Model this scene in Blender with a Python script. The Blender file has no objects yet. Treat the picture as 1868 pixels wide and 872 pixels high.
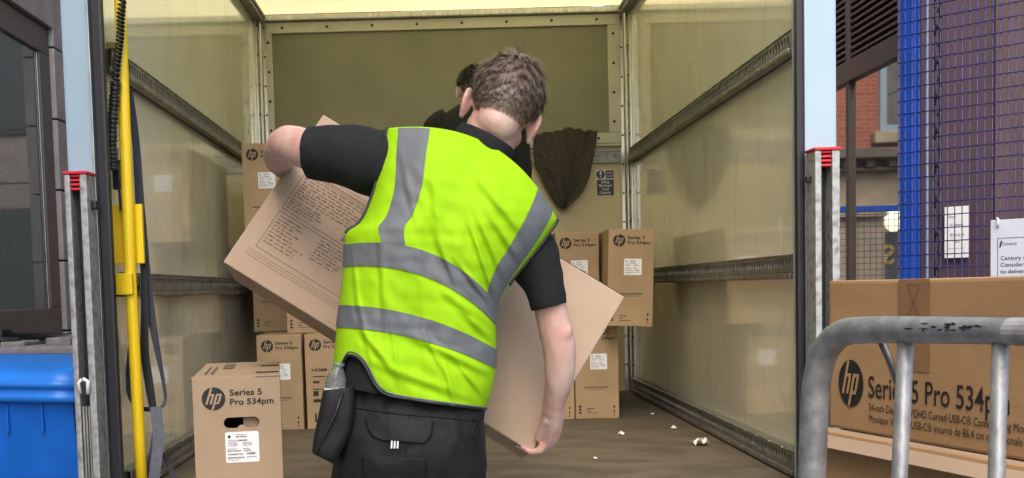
import bpy, bmesh, math, random
from mathutils import Vector, Matrix, noise
random.seed(7)
R = math.radians
sc = bpy.context.scene
col = sc.collection

# ------------------------------------------------------------------ camera
F = 1900.0                    # focal length in photo pixels (photo is 1868 wide)
PX, PY = 800.0, 528.0         # vanishing point of the van's long axis
ROLL = 0.027
PITCH = 0.060                 # looking slightly down
EYE = 1.55
CR, SR = math.cos(ROLL), math.sin(ROLL)
FV = Vector((0, math.cos(PITCH), -math.sin(PITCH)))
U0 = Vector((0, math.sin(PITCH), math.cos(PITCH)))
RV = Vector((1, 0, 0)) * CR - U0 * SR
UV_ = Vector((1, 0, 0)) * SR + U0 * CR
PX0 = PX + SR * math.tan(PITCH) * F
PY0 = PY + CR * math.tan(PITCH) * F
cam_d = bpy.data.cameras.new('camera')
cam = bpy.data.objects.new('camera', cam_d)
col.objects.link(cam)
cam.matrix_world = Matrix(((RV.x, UV_.x, -FV.x, 0), (RV.y, UV_.y, -FV.y, 0), (RV.z, UV_.z, -FV.z, EYE), (0, 0, 0, 1)))
cam_d.sensor_width = 36.0
cam_d.lens = 36.0 * F / 1868.0
cam_d.shift_x = (934 - PX0) / 1868.0
cam_d.shift_y = (PY0 - 436) / 1868.0
cam_d.clip_start = 0.05
cam_d.clip_end = 500
sc.camera = cam

# ------------------------------------------------------------------ light
world = bpy.data.worlds.new("World")
sc.world = world
world.use_nodes = True
wn = world.node_tree.nodes
bg = wn['Background']
sky = wn.new('ShaderNodeTexSky')
sky.sky_type = 'NISHITA'
sky.sun_disc = False
SUN_EL, SUN_AZ = 48.0, 196.0            # azimuth clockwise from +Y: behind the camera, a little to the left
sky.sun_elevation = R(SUN_EL)
sky.sun_rotation = R(SUN_AZ)
sky.air_density = 0.9
sky.dust_density = 4.0
sky.ozone_density = 0.6
world.node_tree.links.new(sky.outputs[0], bg.inputs[0])
bg.inputs[1].default_value = 0.15
sun_d = bpy.data.lights.new('sun', 'SUN')
sun_d.energy = 0.55
sun_d.angle = R(60)
sun_d.color = (1.0, 0.97, 0.92)
sun = bpy.data.objects.new('sun', sun_d)
col.objects.link(sun)
_sd = Vector((math.sin(R(SUN_AZ)) * math.cos(R(SUN_EL)), math.cos(R(SUN_AZ)) * math.cos(R(SUN_EL)), math.sin(R(SUN_EL))))
sun.rotation_euler = _sd.to_track_quat('Z', 'Y').to_euler()
sun.location = (0, -3, 8)
sc.view_settings.view_transform = 'Standard'
sc.view_settings.look = 'None'
sc.view_settings.gamma = 1.0
sc.view_settings.use_curve_mapping = False
sc.view_settings.exposure = 1.55
sc.cycles.max_bounces = 10
sc.cycles.diffuse_bounces = 6
sc.cycles.glossy_bounces = 5
sc.cycles.transmission_bounces = 8
sc.cycles.sample_clamp_indirect = 6.0
sc.cycles.use_denoising = True

# ------------------------------------------------------------------ helpers
def W(px, py, D):
    d = RV * ((px - PX0) / F) - UV_ * ((py - PY0) / F) + FV
    d = d * (D / d.y)
    return Vector((d.x, D, EYE + d.z))

def ray_plane(px, py, P, n):
    d = W(px, py, 1.0) - Vector((0, 0, EYE))
    o = Vector((0, 0, EYE))
    t = (Vector(P) - o).dot(n) / d.dot(n)
    return o + d * t

def mat(name, color, rough=0.6, metal=0.0, var=0.12, scale=8.0, bump=0.0, bscale=60.0, color2=None, coat=0.0,
        stretch=(1, 1, 1), spec=0.5, ior=1.5, sheen=0.0, detail=4.0, rvar=0.0, blo=0.35, bhi=0.7):
    m = bpy.data.materials.new(name)
    m.use_nodes = True
    nt = m.node_tree
    N, L = nt.nodes, nt.links
    b = N['Principled BSDF']
    tc = N.new('ShaderNodeTexCoord')
    mp = N.new('ShaderNodeMapping')
    mp.inputs['Scale'].default_value = stretch
    oi = N.new('ShaderNodeObjectInfo')
    ml = N.new('ShaderNodeMath')
    ml.operation = 'MULTIPLY'
    ml.inputs[1].default_value = 37.0
    L.new(oi.outputs['Random'], ml.inputs[0])
    va = N.new('ShaderNodeVectorMath')
    va.operation = 'ADD'
    L.new(tc.outputs['Object'], va.inputs[0])
    L.new(ml.outputs[0], va.inputs[1])
    L.new(va.outputs[0], mp.inputs[0])
    nz = N.new('ShaderNodeTexNoise')
    nz.inputs['Scale'].default_value = scale
    nz.inputs['Detail'].default_value = detail
    L.new(mp.outputs[0], nz.inputs['Vector'])
    rp = N.new('ShaderNodeValToRGB')
    c2 = color2 or tuple(c * (1 - var * 2) for c in color)
    rp.color_ramp.elements[0].position = blo
    rp.color_ramp.elements[1].position = bhi
    rp.color_ramp.elements[0].color = (*c2, 1)
    rp.color_ramp.elements[1].color = (*color, 1)
    L.new(nz.outputs[0], rp.inputs[0])
    L.new(rp.outputs[0], b.inputs['Base Color'])
    b.inputs['Roughness'].default_value = rough
    if rvar:
        mr = N.new('ShaderNodeMapRange')
        mr.inputs[3].default_value = rough - rvar
        mr.inputs[4].default_value = rough + rvar
        L.new(nz.outputs[0], mr.inputs[0])
        L.new(mr.outputs[0], b.inputs['Roughness'])
    b.inputs['Metallic'].default_value = metal
    b.inputs['IOR'].default_value = ior
    b.inputs['Specular IOR Level'].default_value = spec
    b.inputs['Coat Weight'].default_value = coat
    b.inputs['Coat Roughness'].default_value = 0.06
    b.inputs['Sheen Weight'].default_value = sheen
    if bump:
        n2 = N.new('ShaderNodeTexNoise')
        n2.inputs['Scale'].default_value = bscale
        n2.inputs['Detail'].default_value = 5
        L.new(mp.outputs[0], n2.inputs['Vector'])
        bp = N.new('ShaderNodeBump')
        bp.inputs['Strength'].default_value = bump
        bp.inputs['Distance'].default_value = 0.004
        L.new(n2.outputs[0], bp.inputs['Height'])
        L.new(bp.outputs[0], b.inputs['Normal'])
    return m

def mat_grp(name, color, scuff):
    """glossy moulded panel: faint mottling, a few pale scratches and scuffs"""
    m = mat(name, color, 0.13, var=0.05, scale=2.5, bump=0.05, bscale=5, coat=1.0, ior=1.6, rvar=0.05)
    nt = m.node_tree
    N, L = nt.nodes, nt.links
    b = N['Principled BSDF']
    b.inputs['Coat IOR'].default_value = 1.75
    b.inputs['Coat Roughness'].default_value = 0.05
    tc = N.new('ShaderNodeTexCoord')
    mp = N.new('ShaderNodeMapping')
    mp.inputs['Scale'].default_value = (3, 5, 2.8)
    L.new(tc.outputs['Object'], mp.inputs[0])
    nz = N.new('ShaderNodeTexNoise')
    nz.inputs['Scale'].default_value = 2.4
    nz.inputs['Detail'].default_value = 7
    L.new(mp.outputs[0], nz.inputs['Vector'])
    rp = N.new('ShaderNodeValToRGB')
    rp.color_ramp.elements[0].position = 0.69
    rp.color_ramp.elements[1].position = 0.73
    L.new(nz.outputs[0], rp.inputs[0])
    mx = N.new('ShaderNodeMixRGB')
    old = b.inputs['Base Color'].links[0].from_socket
    L.new(old, mx.inputs[1])
    mx.inputs[2].default_value = (*scuff, 1)
    L.new(rp.outputs[0], mx.inputs[0])
    # short vertical scratches and chips, and rubbed dirt
    mp2 = N.new('ShaderNodeMapping')
    mp2.inputs['Scale'].default_value = (30, 46, 9)
    L.new(tc.outputs['Object'], mp2.inputs[0])
    n3 = N.new('ShaderNodeTexNoise')
    n3.inputs['Scale'].default_value = 1.0
    n3.inputs['Detail'].default_value = 3
    L.new(mp2.outputs[0], n3.inputs['Vector'])
    r3 = N.new('ShaderNodeValToRGB')
    r3.color_ramp.elements[0].position = 0.70
    r3.color_ramp.elements[1].position = 0.72
    L.new(n3.outputs[0], r3.inputs[0])
    m3 = N.new('ShaderNodeMixRGB')
    L.new(r3.outputs[0], m3.inputs[0])
    L.new(mx.outputs[0], m3.inputs[1])
    m3.inputs[2].default_value = (0.9, 0.9, 0.86, 1)
    mp4 = N.new('ShaderNodeMapping')
    mp4.inputs['Scale'].default_value = (2, 2.5, 1.3)
    mp4.inputs['Location'].default_value = (3, 1, 7)
    L.new(tc.outputs['Object'], mp4.inputs[0])
    n4 = N.new('ShaderNodeTexNoise')
    n4.inputs['Scale'].default_value = 1.6
    n4.inputs['Detail'].default_value = 9
    n4.inputs['Roughness'].default_value = 0.72
    L.new(mp4.outputs[0], n4.inputs['Vector'])
    r4 = N.new('ShaderNodeValToRGB')
    r4.color_ramp.elements[0].position = 0.52
    r4.color_ramp.elements[0].color = (1, 1, 1, 1)
    r4.color_ramp.elements[1].position = 0.72
    r4.color_ramp.elements[1].color = (0.76, 0.73, 0.66, 1)
    L.new(n4.outputs[0], r4.inputs[0])
    m4 = N.new('ShaderNodeMixRGB')
    m4.blend_type = 'MULTIPLY'
    m4.inputs[0].default_value = 1.0
    L.new(m3.outputs[0], m4.inputs[1])
    L.new(r4.outputs[0], m4.inputs[2])
    L.new(m4.outputs[0], b.inputs['Base Color'])
    return m

def mat_translucent(name, color):
    m = bpy.data.materials.new(name)
    m.use_nodes = True
    nt = m.node_tree
    N, L = nt.nodes, nt.links
    N.remove(N['Principled BSDF'])
    tr = N.new('ShaderNodeBsdfTranslucent')
    df = N.new('ShaderNodeBsdfDiffuse')
    ms = N.new('ShaderNodeMixShader')
    nz = N.new('ShaderNodeTexNoise')
    nz.inputs['Scale'].default_value = 3
    rp = N.new('ShaderNodeValToRGB')
    rp.color_ramp.elements[0].color = (*[c * 0.85 for c in color], 1)
    rp.color_ramp.elements[1].color = (*color, 1)
    L.new(nz.outputs[0], rp.inputs[0])
    L.new(rp.outputs[0], tr.inputs[0])
    L.new(rp.outputs[0], df.inputs[0])
    ms.inputs[0].default_value = 0.12
    L.new(tr.outputs[0], ms.inputs[1])
    L.new(df.outputs[0], ms.inputs[2])
    L.new(ms.outputs[0], N['Material Output'].inputs[0])
    return m

def mat_brick(name):
    m = mat(name, (0.4, 0.13, 0.08), 0.85)
    nt = m.node_tree
    N, L = nt.nodes, nt.links
    b = N['Principled BSDF']
    tc = N.new('ShaderNodeTexCoord')
    mp = N.new('ShaderNodeMapping')
    mp.inputs['Rotation'].default_value = (R(90), 0, 0)
    L.new(tc.outputs['Object'], mp.inputs[0])
    br = N.new('ShaderNodeTexBrick')
    br.inputs['Color1'].default_value = (0.40, 0.115, 0.07, 1)
    br.inputs['Color2'].default_value = (0.30, 0.08, 0.05, 1)
    br.inputs['Mortar'].default_value = (0.30, 0.2, 0.15, 1)
    br.inputs['Scale'].default_value = 1
    br.inputs['Brick Width'].default_value = 0.17
    br.inputs['Row Height'].default_value = 0.052
    br.inputs['Mortar Size'].default_value = 0.005
    L.new(mp.outputs[0], br.inputs['Vector'])
    L.new(br.outputs[0], b.inputs['Base Color'])
    return m

M = {}
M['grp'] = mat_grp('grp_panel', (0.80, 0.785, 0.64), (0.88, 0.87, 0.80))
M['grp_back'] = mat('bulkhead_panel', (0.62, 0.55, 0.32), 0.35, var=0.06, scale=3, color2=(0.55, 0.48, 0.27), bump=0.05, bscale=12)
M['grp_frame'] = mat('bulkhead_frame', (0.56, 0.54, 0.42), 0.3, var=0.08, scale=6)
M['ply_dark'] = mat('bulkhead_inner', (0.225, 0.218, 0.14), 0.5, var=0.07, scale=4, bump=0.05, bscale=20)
M['alu'] = mat('aluminium', (0.62, 0.62, 0.56), 0.32, 0.9, var=0.18, scale=14, stretch=(6, 6, 0.8), rvar=0.1)
M['rail'] = mat('galvanised_rail', (0.30, 0.30, 0.28), 0.42, 0.7, var=0.2, scale=20)
M['rail_dark'] = mat('rail_channel', (0.05, 0.05, 0.045), 0.6, 0.3, var=0.1)
M['roof'] = mat_translucent('translucent_roof', (0.95, 0.90, 0.47))
M['floor'] = mat('van_floor', (0.115, 0.094, 0.066), 0.6, var=0.3, scale=5, stretch=(1, 1.9, 1), bump=0.25, bscale=30, color2=(0.078, 0.064, 0.045), detail=10, rvar=0.12, blo=0.40, bhi=0.60)
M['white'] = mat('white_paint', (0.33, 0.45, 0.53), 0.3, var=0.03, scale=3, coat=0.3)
M['seal'] = mat('black_rubber', (0.012, 0.013, 0.017), 0.45, var=0.2)
M['black'] = mat('black_plastic', (0.012, 0.012, 0.013), 0.42, var=0.2, scale=20)
M['galv'] = mat('galvanised_steel', (0.37, 0.385, 0.39), 0.5, 0.5, var=0.12, scale=45, bump=0.25, bscale=90, color2=(0.23, 0.24, 0.245), rvar=0.1, detail=8)
M['galv_worn'] = mat('worn_steel', (0.40, 0.41, 0.40), 0.5, 0.4, var=0.2, scale=45, bump=0.4, bscale=60, color2=(0.20, 0.20, 0.195), detail=8, blo=0.3, bhi=0.55)
M['red'] = mat('red_plastic', (0.60, 0.015, 0.03), 0.4, var=0.1)
M['yellow'] = mat('yellow_paint', (0.80, 0.575, 0.004), 0.38, var=0.08, scale=10, coat=0.15, color2=(0.84, 0.56, 0.008))
M['strap'] = mat('navy_webbing', (0.045, 0.052, 0.075), 0.75, var=0.15, scale=120, bump=0.3, bscale=300, sheen=0.2)
M['strap_grey'] = mat('grey_webbing', (0.13, 0.145, 0.18), 0.75, var=0.15, scale=120, bump=0.3, bscale=300, sheen=0.2)
M['card'] = mat('cardboard', (0.385, 0.275, 0.17), 0.82, var=0.07, scale=7, bump=0.12, bscale=140, detail=7)
M['card_tr'] = mat('cardboard_brown', (0.41, 0.245, 0.11), 0.8, var=0.08, scale=9, bump=0.12, bscale=160, detail=7)
M['card_pale'] = mat('cardboard_pale', (0.385, 0.28, 0.19), 0.82, var=0.06, scale=6, bump=0.12, bscale=140, detail=7)
M['card_edge'] = mat('cardboard_inner', (0.2, 0.11, 0.055), 0.9, var=0.1, scale=40)
M['card_van'] = mat('cardboard_van', (0.40, 0.275, 0.15), 0.82, var=0.08, scale=7, bump=0.12, bscale=140, detail=7)
M['tape'] = mat('brown_tape', (0.30, 0.165, 0.07), 0.35, var=0.1, scale=30, stretch=(1, 1, 8))
M['ink'] = mat('black_ink', (0.017, 0.015, 0.013), 0.7, var=0.2, scale=60)
M['ink_soft'] = mat('brown_ink', (0.165, 0.11, 0.075), 0.8, var=0.1)
M['paper'] = mat('white_paper', (0.80, 0.80, 0.78), 0.6, var=0.03)
M['bottle'] = None
M['skin'] = mat('skin', (0.60, 0.43, 0.36), 0.46, var=0.07, scale=26, bump=0.3, bscale=220, color2=(0.47, 0.25, 0.20), detail=9, blo=0.30, bhi=0.66, stretch=(1, 1, 0.55))
M['hair'] = mat('brown_hair', (0.23, 0.17, 0.12), 0.5, var=0.25, scale=70, color2=(0.10, 0.072, 0.05), spec=0.6)
M['hair_dark'] = mat('dark_hair', (0.012, 0.01, 0.009), 0.5, var=0.2)
M['shirt'] = mat('charcoal_jersey', (0.0125, 0.014, 0.015), 0.85, var=0.15, scale=60, bump=0.2, bscale=500, spec=0.3)
M['trouser'] = mat('black_twill', (0.0085, 0.0088, 0.009), 0.7, var=0.25, scale=14, bump=0.3, bscale=260, spec=0.35)
M['blackwear'] = mat('black_cotton', (0.008, 0.009, 0.009), 0.9, var=0.1)
M['vest'] = mat('hi_vis_lime', (0.295, 0.56, 0.004), 0.75, var=0.03, scale=12, bump=0.08, bscale=500, spec=0.2)
M['reflective'] = mat('reflective_grey', (0.128, 0.14, 0.148), 0.55, 0.0, var=0.05, scale=30, bump=0.1, bscale=300, spec=0.3)
M['cloth'] = mat('dark_blanket', (0.075, 0.07, 0.06), 0.95, var=0.25, scale=110, bump=0.25, bscale=200, color2=(0.03, 0.026, 0.02))
M['navy_sign'] = mat('navy_print', (0.012, 0.016, 0.045), 0.4, var=0.05)
M['stone'] = mat('dark_stone', (0.40, 0.36, 0.335), 0.75, var=0.15, scale=6, bump=0.2, bscale=60)
M['bronze'] = mat('brown_frame', (0.115, 0.092, 0.08), 0.45, var=0.1, coat=0.1)
M['glass'] = mat('dark_glazing', (0.10, 0.12, 0.12), 0.03, var=0.03, ior=1.75, coat=0.5)
M['mirror_glass'] = mat('coated_glazing', (0.85, 0.86, 0.83), 0.02, 0.95, var=0.03, scale=2)
M['bin_blue'] = mat('blue_bin', (0.003, 0.15, 0.66), 0.42, var=0.14, scale=6, bump=0.1, bscale=20, detail=8)
M['bin_lid'] = mat('blue_bin_lid', (0.015, 0.21, 0.76), 0.38, var=0.1, scale=7, bump=0.08, bscale=25)
M['grey_plastic'] = mat('grey_plastic', (0.27, 0.255, 0.25), 0.7, var=0.2, scale=18, bump=0.2)
M['clad'] = mat('purple_brown_cladding', (0.085, 0.05, 0.058), 0.5, var=0.13, scale=3, stretch=(6, 6, 0.6), bump=0.08, bscale=60)
M['clad_lt'] = mat('brown_cladding', (0.125, 0.08, 0.078), 0.5, var=0.13, scale=3, stretch=(6, 6, 0.6), bump=0.08, bscale=60)
M['fence_blue'] = mat('blue_powder_coat', (0.004, 0.06, 0.40), 0.4, var=0.1, scale=10)
M['wire_blue'] = mat('blue_wire', (0.03, 0.037, 0.19), 0.45, var=0.12, scale=10)
M['brick'] = mat_brick('red_brick')
M['sandstone'] = mat('sandstone', (0.44, 0.36, 0.25), 0.85, var=0.12, scale=5, bump=0.1)
M['stone_dark'] = mat('weathered_stone', (0.16, 0.14, 0.115), 0.85, var=0.2, scale=5)
M['gold'] = mat('gold_letter', (0.8, 0.62, 0.15), 0.35, 0.6, var=0.05)
M['platform'] = mat('aluminium_plate', (0.60, 0.60, 0.59), 0.5, 0.3, var=0.12, scale=20)
M['asphalt'] = mat('asphalt', (0.075, 0.075, 0.075), 0.9, var=0.2, scale=60, bump=0.3, bscale=200)
M['paving'] = mat('paving', (0.24, 0.23, 0.215), 0.85, var=0.12, scale=12, bump=0.2)
M['sign_grey'] = mat('sign_board', (0.50, 0.55, 0.64), 0.35, var=0.03)
M['pale_band'] = mat('pale_band', (0.42, 0.43, 0.43), 0.6, var=0.2, scale=40)
M['shaded_yellow'] = mat('yellow_in_shade', (0.30, 0.20, 0.02), 0.5, var=0.2, scale=20)  # yellow bracket paint, darkened: the shade on the upper bracket is in the colour
M['rubber'] = mat('tyre_rubber', (0.015, 0.015, 0.015), 0.8)
M['lamp'] = bpy.data.materials.new('lit_lamp')
M['lamp'].use_nodes = True
_b = M['lamp'].node_tree.nodes['Principled BSDF']
_b.inputs['Emission Color'].default_value = (1.0, 0.93, 0.6, 1)
_b.inputs['Emission Strength'].default_value = 0.5
m = mat('clear_plastic', (0.9, 0.95, 0.93), 0.04)
m.node_tree.nodes['Principled BSDF'].inputs['Transmission Weight'].default_value = 0.88
m.node_tree.nodes['Principled BSDF'].inputs['IOR'].default_value = 1.3
M['bottle'] = m

def redden(m, spots, colour):
    """skin flushed red at given points of the body (object space)"""
    nt = m.node_tree
    N, L = nt.nodes, nt.links
    b_ = N['Principled BSDF']
    tc = N.new('ShaderNodeTexCoord')
    for (p, rad, k) in spots:
        d = N.new('ShaderNodeVectorMath')
        d.operation = 'DISTANCE'
        d.inputs[1].default_value = p
        L.new(tc.outputs['Object'], d.inputs[0])
        r_ = N.new('ShaderNodeMapRange')
        r_.interpolation_type = 'SMOOTHSTEP'
        r_.inputs[1].default_value = 0.0
        r_.inputs[2].default_value = rad
        r_.inputs[3].default_value = k
        r_.inputs[4].default_value = 0.0
        L.new(d.outputs['Value'], r_.inputs[0])
        mx_ = N.new('ShaderNodeMixRGB')
        L.new(r_.outputs[0], mx_.inputs[0])
        L.new(b_.inputs['Base Color'].links[0].from_socket, mx_.inputs[1])
        mx_.inputs[2].default_value = (*colour, 1)
        L.new(mx_.outputs[0], b_.inputs['Base Color'])

ORIG = {}

def origin_of(o):
    while o.parent is not None:
        o = o.parent
    return ORIG.get(o.name, Vector((0, 0, 0)))

class MB:
    """collects shapes and links them as one mesh object"""
    def __init__(self):
        self.bm = bmesh.new()

    def box(self, lo, hi, bev=0.0, mx=None):
        lo, hi = Vector(lo), Vector(hi)
        t = Matrix.Translation((lo + hi) / 2) @ Matrix.Diagonal((*(hi - lo), 1))
        tmp = bmesh.new()
        bmesh.ops.create_cube(tmp, size=1.0, matrix=t)
        if bev:
            bmesh.ops.bevel(tmp, geom=tmp.edges[:], offset=bev, segments=2, profile=0.6, affect='EDGES')
        if mx is not None:
            bmesh.ops.transform(tmp, matrix=mx, verts=tmp.verts)
        self.add(tmp)
        return self

    def add(self, tmp):
        me = bpy.data.meshes.new('tmp')
        tmp.to_mesh(me)
        tmp.free()
        self.bm.from_mesh(me)
        bpy.data.meshes.remove(me)

    def quad(self, pts):
        self.bm.faces.new([self.bm.verts.new(p) for p in pts])
        return self

    def poly(self, pts):
        return self.quad(pts)

    def grid(self, rows, close_u=False, cap=False):
        vs = [[self.bm.verts.new(p) for p in r] for r in rows]
        n = len(rows[0])
        for i in range(len(rows) - 1):
            for j in range(n if close_u else n - 1):
                k = (j + 1) % n
                self.bm.faces.new((vs[i][j], vs[i][k], vs[i + 1][k], vs[i + 1][j]))
        if cap:
            self.bm.faces.new(vs[0][::-1])
            self.bm.faces.new(vs[-1])
        return self

    def tube(self, pts, rad, seg=10, cap=True, flat=1.0, wob=None):
        """loft circles along a path, with parallel transport; rad is a number or a list"""
        pts = [Vector(p) for p in pts]
        n = len(pts)
        rad = rad if isinstance(rad, (list, tuple)) else [rad] * n
        t0 = (pts[1] - pts[0]).normalized()
        ref = Vector((0, 1, 0)) if abs(t0.y) < 0.9 else Vector((1, 0, 0))
        a = t0.cross(ref).normalized()
        rows = []
        for i in range(n):
            t = (pts[min(i + 1, n - 1)] - pts[max(i - 1, 0)]).normalized()
            a = (a - t * a.dot(t)).normalized()
            b = t.cross(a)
            r = []
            for j in range(seg):
                th = 2 * math.pi * j / seg
                rr = rad[i]
                p = pts[i] + a * (rr * math.cos(th)) + b * (rr * flat * math.sin(th))
                if wob:
                    p = wob(p, pts[i])
                r.append(p)
            rows.append(r)
        return self.grid(rows, True, cap)

    def ell(self, c, rad, rot=None, seg=16, ring=10):
        mx = Matrix.Translation(c) @ (rot.to_4x4() if rot else Matrix()) @ Matrix.Diagonal((*rad, 1))
        bmesh.ops.create_uvsphere(self.bm, u_segments=seg, v_segments=ring, radius=1, matrix=mx)
        return self

    def cyl(self, p0, p1, r, seg=12):
        return self.tube([p0, p1], r, seg)

    def mesh(self, me, mx):
        tmp = bmesh.new()
        tmp.from_mesh(me)
        bmesh.ops.transform(tmp, matrix=mx, verts=tmp.verts)
        self.add(tmp)
        return self

    def build(self, name, m, parent=None, smooth=False, local=False):
        me = bpy.data.meshes.new(name)
        bmesh.ops.recalc_face_normals(self.bm, faces=self.bm.faces)
        if parent is not None and not local:
            bmesh.ops.translate(self.bm, vec=-origin_of(parent), verts=self.bm.verts)
        if smooth:
            for f in self.bm.faces:
                f.smooth = True
        self.bm.to_mesh(me)
        self.bm.free()
        me.materials.append(m)
        o = bpy.data.objects.new(name, me)
        col.objects.link(o)
        o.parent = parent
        return o

def spline(pts, n):
    """Catmull-Rom through tuples of any length"""
    P = [tuple(p) for p in pts]
    out = []
    for i in range(len(P) - 1):
        p0, p1, p2, p3 = P[max(i - 1, 0)], P[i], P[i + 1], P[min(i + 2, len(P) - 1)]
        for k in range(n):
            t = k / n
            out.append(tuple(0.5 * ((2 * b) + (c - a) * t + (2 * a - 5 * b + 4 * c - d) * t * t + (3 * b - a - 3 * c + d) * t ** 3)
                             for a, b, c, d in zip(p0, p1, p2, p3)))
    out.append(P[-1])
    return out

def thing(name, label, cat, loc=(0, 0, 0), group=None, rotz=0.0):
    o = bpy.data.objects.new(name, None)
    col.objects.link(o)
    o.empty_display_size = 0.1
    o.location = loc
    o.rotation_euler = (0, 0, rotz)
    o['label'] = label
    o['category'] = cat
    if group:
        o['group'] = group
    ORIG[o.name] = Vector(loc)
    return o

def tag(o, label, cat, group=None):
    o['label'] = label
    o['category'] = cat
    if group:
        o['group'] = group
    return o

def structure(o):
    o['kind'] = 'structure'
    return o

_text_cache = {}
def text_mesh(s, bold=0.0):
    key = (s, bold)
    if key not in _text_cache:
        c = bpy.data.curves.new('t', 'FONT')
        c.body = s
        c.size = 1.0
        c.offset = bold
        c.resolution_u = 3
        o = bpy.data.objects.new('t', c)
        col.objects.link(o)
        dg = bpy.context.evaluated_depsgraph_get()
        me = bpy.data.meshes.new_from_object(o.evaluated_get(dg))
        bpy.data.objects.remove(o)
        xs = [v.co.x for v in me.vertices] or [0, 1]
        _text_cache[key] = (me, min(xs), max(xs))
    return _text_cache[key]

def add_text(mb, s, mx, x, y, size, width=None, bold=0.0, centre=False):
    """text in the plane of mx (x right, y up, z out), baseline start x, y; width forces the line's length"""
    me, x0, x1 = text_mesh(s, bold)
    sx = size if width is None else width / (x1 - x0)
    if centre:
        x = x - sx * (x1 - x0) / 2
    t = mx @ Matrix.Translation((x - x0 * sx, y, 0)) @ Matrix.Diagonal((sx, size, 1, 1))
    mb.mesh(me, t)

def flat(mb, mx, pts, z=0.0):
    mb.poly([mx @ Vector((p[0], p[1], z)) for p in pts])

def rect(mb, mx, x0, y0, x1, y1, z=0.0):
    flat(mb, mx, [(x0, y0), (x1, y0), (x1, y1), (x0, y1)], z)

def frame_rect(mb, mx, x0, y0, x1, y1, w, z=0.0):
    rect(mb, mx, x0, y0, x1, y0 + w, z)
    rect(mb, mx, x0, y1 - w, x1, y1, z)
    rect(mb, mx, x0, y0 + w, x0 + w, y1 - w, z)
    rect(mb, mx, x1 - w, y0 + w, x1, y1 - w, z)

def plate(outer, holes, thick, mx):
    """flat plate with holes, as a mesh"""
    c = bpy.data.curves.new('p', 'CURVE')
    c.dimensions = '2D'
    c.fill_mode = 'BOTH'
    c.extrude = thick / 2
    for ring in [outer] + holes:
        s = c.splines.new('POLY')
        s.points.add(len(ring) - 1)
        for p, q in zip(s.points, ring):
            p.co = (q[0], q[1], 0, 1)
        s.use_cyclic_u = True
    o = bpy.data.objects.new('p', c)
    col.objects.link(o)
    dg = bpy.context.evaluated_depsgraph_get()
    me = bpy.data.meshes.new_from_object(o.evaluated_get(dg))
    bpy.data.objects.remove(o)
    me.transform(mx)
    return me

def circle(x, y, r, n=16, ry=None):
    ry = ry or r
    return [(x + r * math.cos(2 * math.pi * i / n), y + ry * math.sin(2 * math.pi * i / n)) for i in range(n)]

def remeshed(mb, voxel, smooth_it=4):
    """union of overlapping closed shapes as one continuous surface; returns a new MB"""
    me = bpy.data.meshes.new('r')
    bmesh.ops.recalc_face_normals(mb.bm, faces=mb.bm.faces)
    mb.bm.to_mesh(me)
    mb.bm.free()
    o = bpy.data.objects.new('r', me)
    col.objects.link(o)
    md = o.modifiers.new('v', 'REMESH')
    md.mode = 'VOXEL'
    md.voxel_size = voxel
    s = o.modifiers.new('s', 'SMOOTH')
    s.iterations = smooth_it
    s.factor = 0.5
    dg = bpy.context.evaluated_depsgraph_get()
    m2 = bpy.data.meshes.new_from_object(o.evaluated_get(dg))
    bpy.data.objects.remove(o)
    out = MB()
    out.bm.from_mesh(m2)
    return out

# plane frames: x right, y up, z towards the viewer
def plane_mx(o, x, up):
    x = Vector(x).normalized()
    up = Vector(up).normalized()
    n = x.cross(up).normalized()
    return Matrix(((x.x, up.x, n.x, o[0]), (x.y, up.y, n.y, o[1]), (x.z, up.z, n.z, o[2]), (0, 0, 0, 1)))

FRONT = plane_mx((0, 0, 0), (1, 0, 0), (0, 0, 1))     # a front face at y=0 looking to -y

# ------------------------------------------------------------------ the street
FLOOR, WL, WR, YB, YO, CEIL = 0.95, -0.97, 1.09, 5.87, 3.05, 3.09
structure(MB().box((-40, -40, -0.2), (40, 60, 0)).build('ground', M['asphalt']))
structure(MB().box((-2.4, -12, 0.0), (-1.62, 13, 0.12), 0.01).build('pavement', M['paving']))
structure(MB().box((1.3, -12, 0.0), (2.0, 13, 0.12), 0.01).build('pavement', M['paving']))

# ------------------------------------------------------------------ building on the left
t = thing('stone_building', 'dark stone building with a brown framed window beside the blue bin', 'building', (-2.4, 6, 0))
b = MB()
def stone_run(b, y0, y1, z0, z1, x0, x1, h=0.45):
    z = z0
    while z < z1 - 0.01:
        zt = min(z + h, z1)
        b.box((x0, y0, z + 0.006), (x1, y1, zt - 0.006), 0.006)
        z += h
WZ0, WZ1, WY0, WY1 = 1.33, 3.26, 3.2, 6.72
stone_run(b, -8, WY0, 0, 9, -2.9, -2.4)
stone_run(b, WY1, 6.98, 0, 9, -2.9, -2.4)
stone_run(b, 6.98, 13, 0, 9, -2.9, -2.2)
stone_run(b, WY0, WY1, 0, WZ0, -2.9, -2.4, WZ0 / 3)
stone_run(b, WY0, WY1, WZ1, 9, -2.9, -2.4, (9 - WZ1) / 12)
b.build('wall', M['stone'], t)
MB().box((-3.0, -8, 0), (-2.905, 13, 9)).build('mortar_core', M['seal'], t)
w = MB()
fw = 0.17
w.box((-2.6, WY0, WZ0), (-2.43, WY1, WZ0 + fw), 0.008)
w.box((-2.6, WY0, WZ1 - fw), (-2.43, WY1, WZ1), 0.008)
w.box((-2.6, WY1 - fw, WZ0 + fw), (-2.43, WY1, WZ1 - fw), 0.008)
w.box((-2.6, WY0, WZ0 + fw), (-2.43, WY0 + fw, WZ1 - fw), 0.008)
win = w.build('window', M['bronze'], t)
MB().box((-2.50, WY0 + fw, WZ0 + fw), (-2.452, WY1 - fw, WZ1 - fw)).build('pane', M['glass'], win)
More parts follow.
